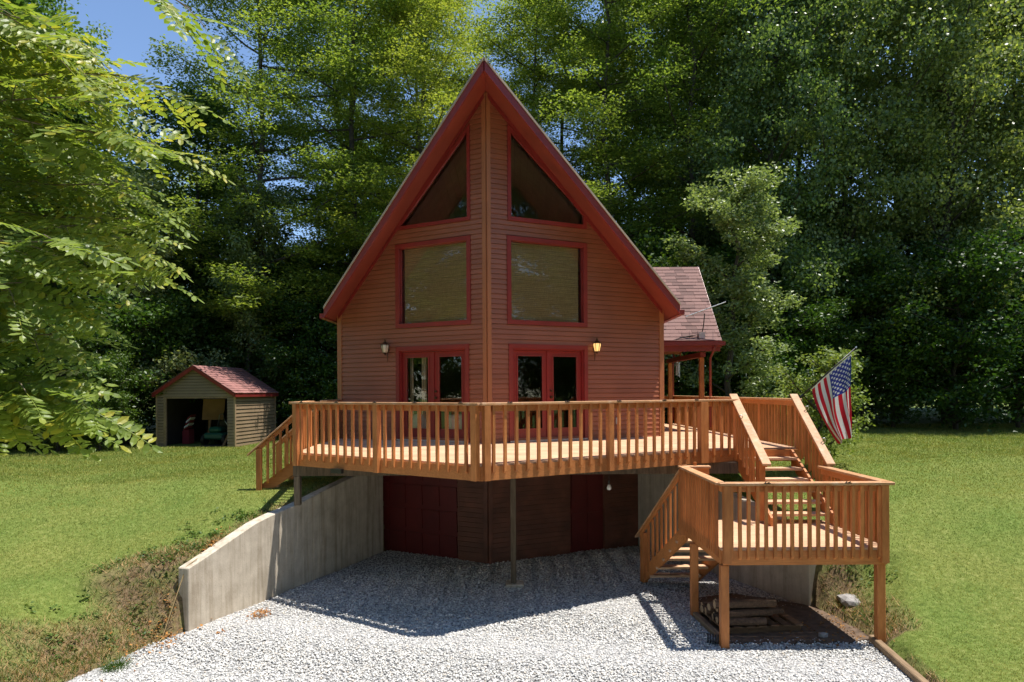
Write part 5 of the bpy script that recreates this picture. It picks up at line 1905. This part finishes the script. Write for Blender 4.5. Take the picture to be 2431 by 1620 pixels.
for a, b, sag, ntw in (
    ((-6.8, 4.9, 5.0), (-2.55, 4.5, 5.72), .5, 9), ((-6.8, 4.9, 5.0), (-2.65, 4.0, 5.40), .45, 9), ((-6.9, 4.9, 4.6), (-2.85, 5.0, 5.55), .4, 9),
    ((-6.6, 4.9, 6.0), (-3.1, 4.4, 6.0), .3, 10), ((-6.6, 4.9, 6.0), (-3.3, 5.2, 6.3), .3, 9), ((-6.5, 4.9, 6.4), (-2.8, 3.9, 5.80), .3, 9),
    ((-7.0, 4.95, 3.9), (-2.65, 4.3, 4.72), .45, 11), ((-7.0, 4.95, 3.9), (-2.72, 4.8, 4.90), .4, 11), ((-7.0, 5.0, 3.6), (-2.60, 3.9, 4.50), .4, 10),
    ((-6.9, 5.0, 4.2), (-2.75, 4.7, 5.12), .45, 11), ((-7.0, 5.0, 3.5), (-2.95, 4.5, 4.30), .35, 10), ((-6.9, 5.0, 4.4), (-3.1, 5.3, 5.35), .35, 10),
    ((-7.1, 5.0, 3.0), (-2.75, 4.1, 4.00), .40, 8), ((-6.9, 5.0, 4.2), (-3.0, 5.0, 4.70), .35, 9), ((-7.0, 5.0, 4.0), (-3.1, 5.4, 5.0), .35, 9),
    ((-6.6, 4.9, 6.1), (-2.95, 4.1, 5.95), .3, 9), ((-6.8, 4.9, 5.2), (-2.45, 4.2, 5.25), .45, 8), ((-7.0, 5.0, 3.3), (-2.85, 4.0, 4.28), .4, 8), ((-7.0, 5.0, 3.2), (-2.95, 3.9, 3.75), .5, 7)):
    dress(bough(a, b, .024, sag), .60, .055, .36, ntw)
# low drooping bough with the big leaves over the lawn
dress(bough((-7.1, 5.05, 2.8), (-2.58, 3.75, 3.70), .020, .55), .70, .042, .30, 9)
dress(bough((-7.1, 5.05, 2.8), (-2.62, 3.75, 3.56), .018, .60), .76, .045, .28, 7)
dress(bough((-7.1, 5.05, 2.9), (-2.8, 3.65, 3.62), .018, .55), .76, .045, .30, 7)
# sprig hanging into the sky at the top
dress(bough((-6.2, 4.8, 7.6), (-2.0, 4.3, 6.05), .016, .5), .88, .11, .24, 3)
def fmat(b, d):
    d = Vector(d).normalized()
    up = Vector((rr.uniform(-.5, .5), rr.uniform(-1.1, .1), 1))
    s = up.cross(d).normalized(); u = d.cross(s)
    Rm = Matrix((d, s, u)).transposed().to_4x4()
    k = rr.uniform(.95, 1.35)
    return Matrix.Translation(b) @ Rm @ Matrix.Diagonal((k, k, k, 1))
def on_screen(b): 
    return abs(b.x / b.y) < .80 and b.z < 6.3
order = sorted(fronds, key=lambda q: 0 if on_screen(q[0]) else 1)
rest_v, rest_f = [], []
for i, (b, d) in enumerate(order):
    mtx = fmat(b, d)
    me, v, f = FR[i % 4]
    if i < 290:
        o = bpy.data.objects.new('leaf', me)
        o.matrix_basis = mtx
        link(o, near)
    else:
        base = len(rest_v)
        A = np.array(mtx)
        w = v @ A[:3, :3].T + A[:3, 3]
        rest_v += [tuple(p) for p in w]
        rest_f += [tuple(k + base for k in q) for q in f]
if rest_v:
    me = bpy.data.meshes.new('foliage'); me.from_pydata(rest_v, [], rest_f); me.materials.append(M['leaf_near']); me.update()
    o = bpy.data.objects.new('foliage', me); link(o, near); o['kind'] = 'stuff'
print('fronds', len(fronds))
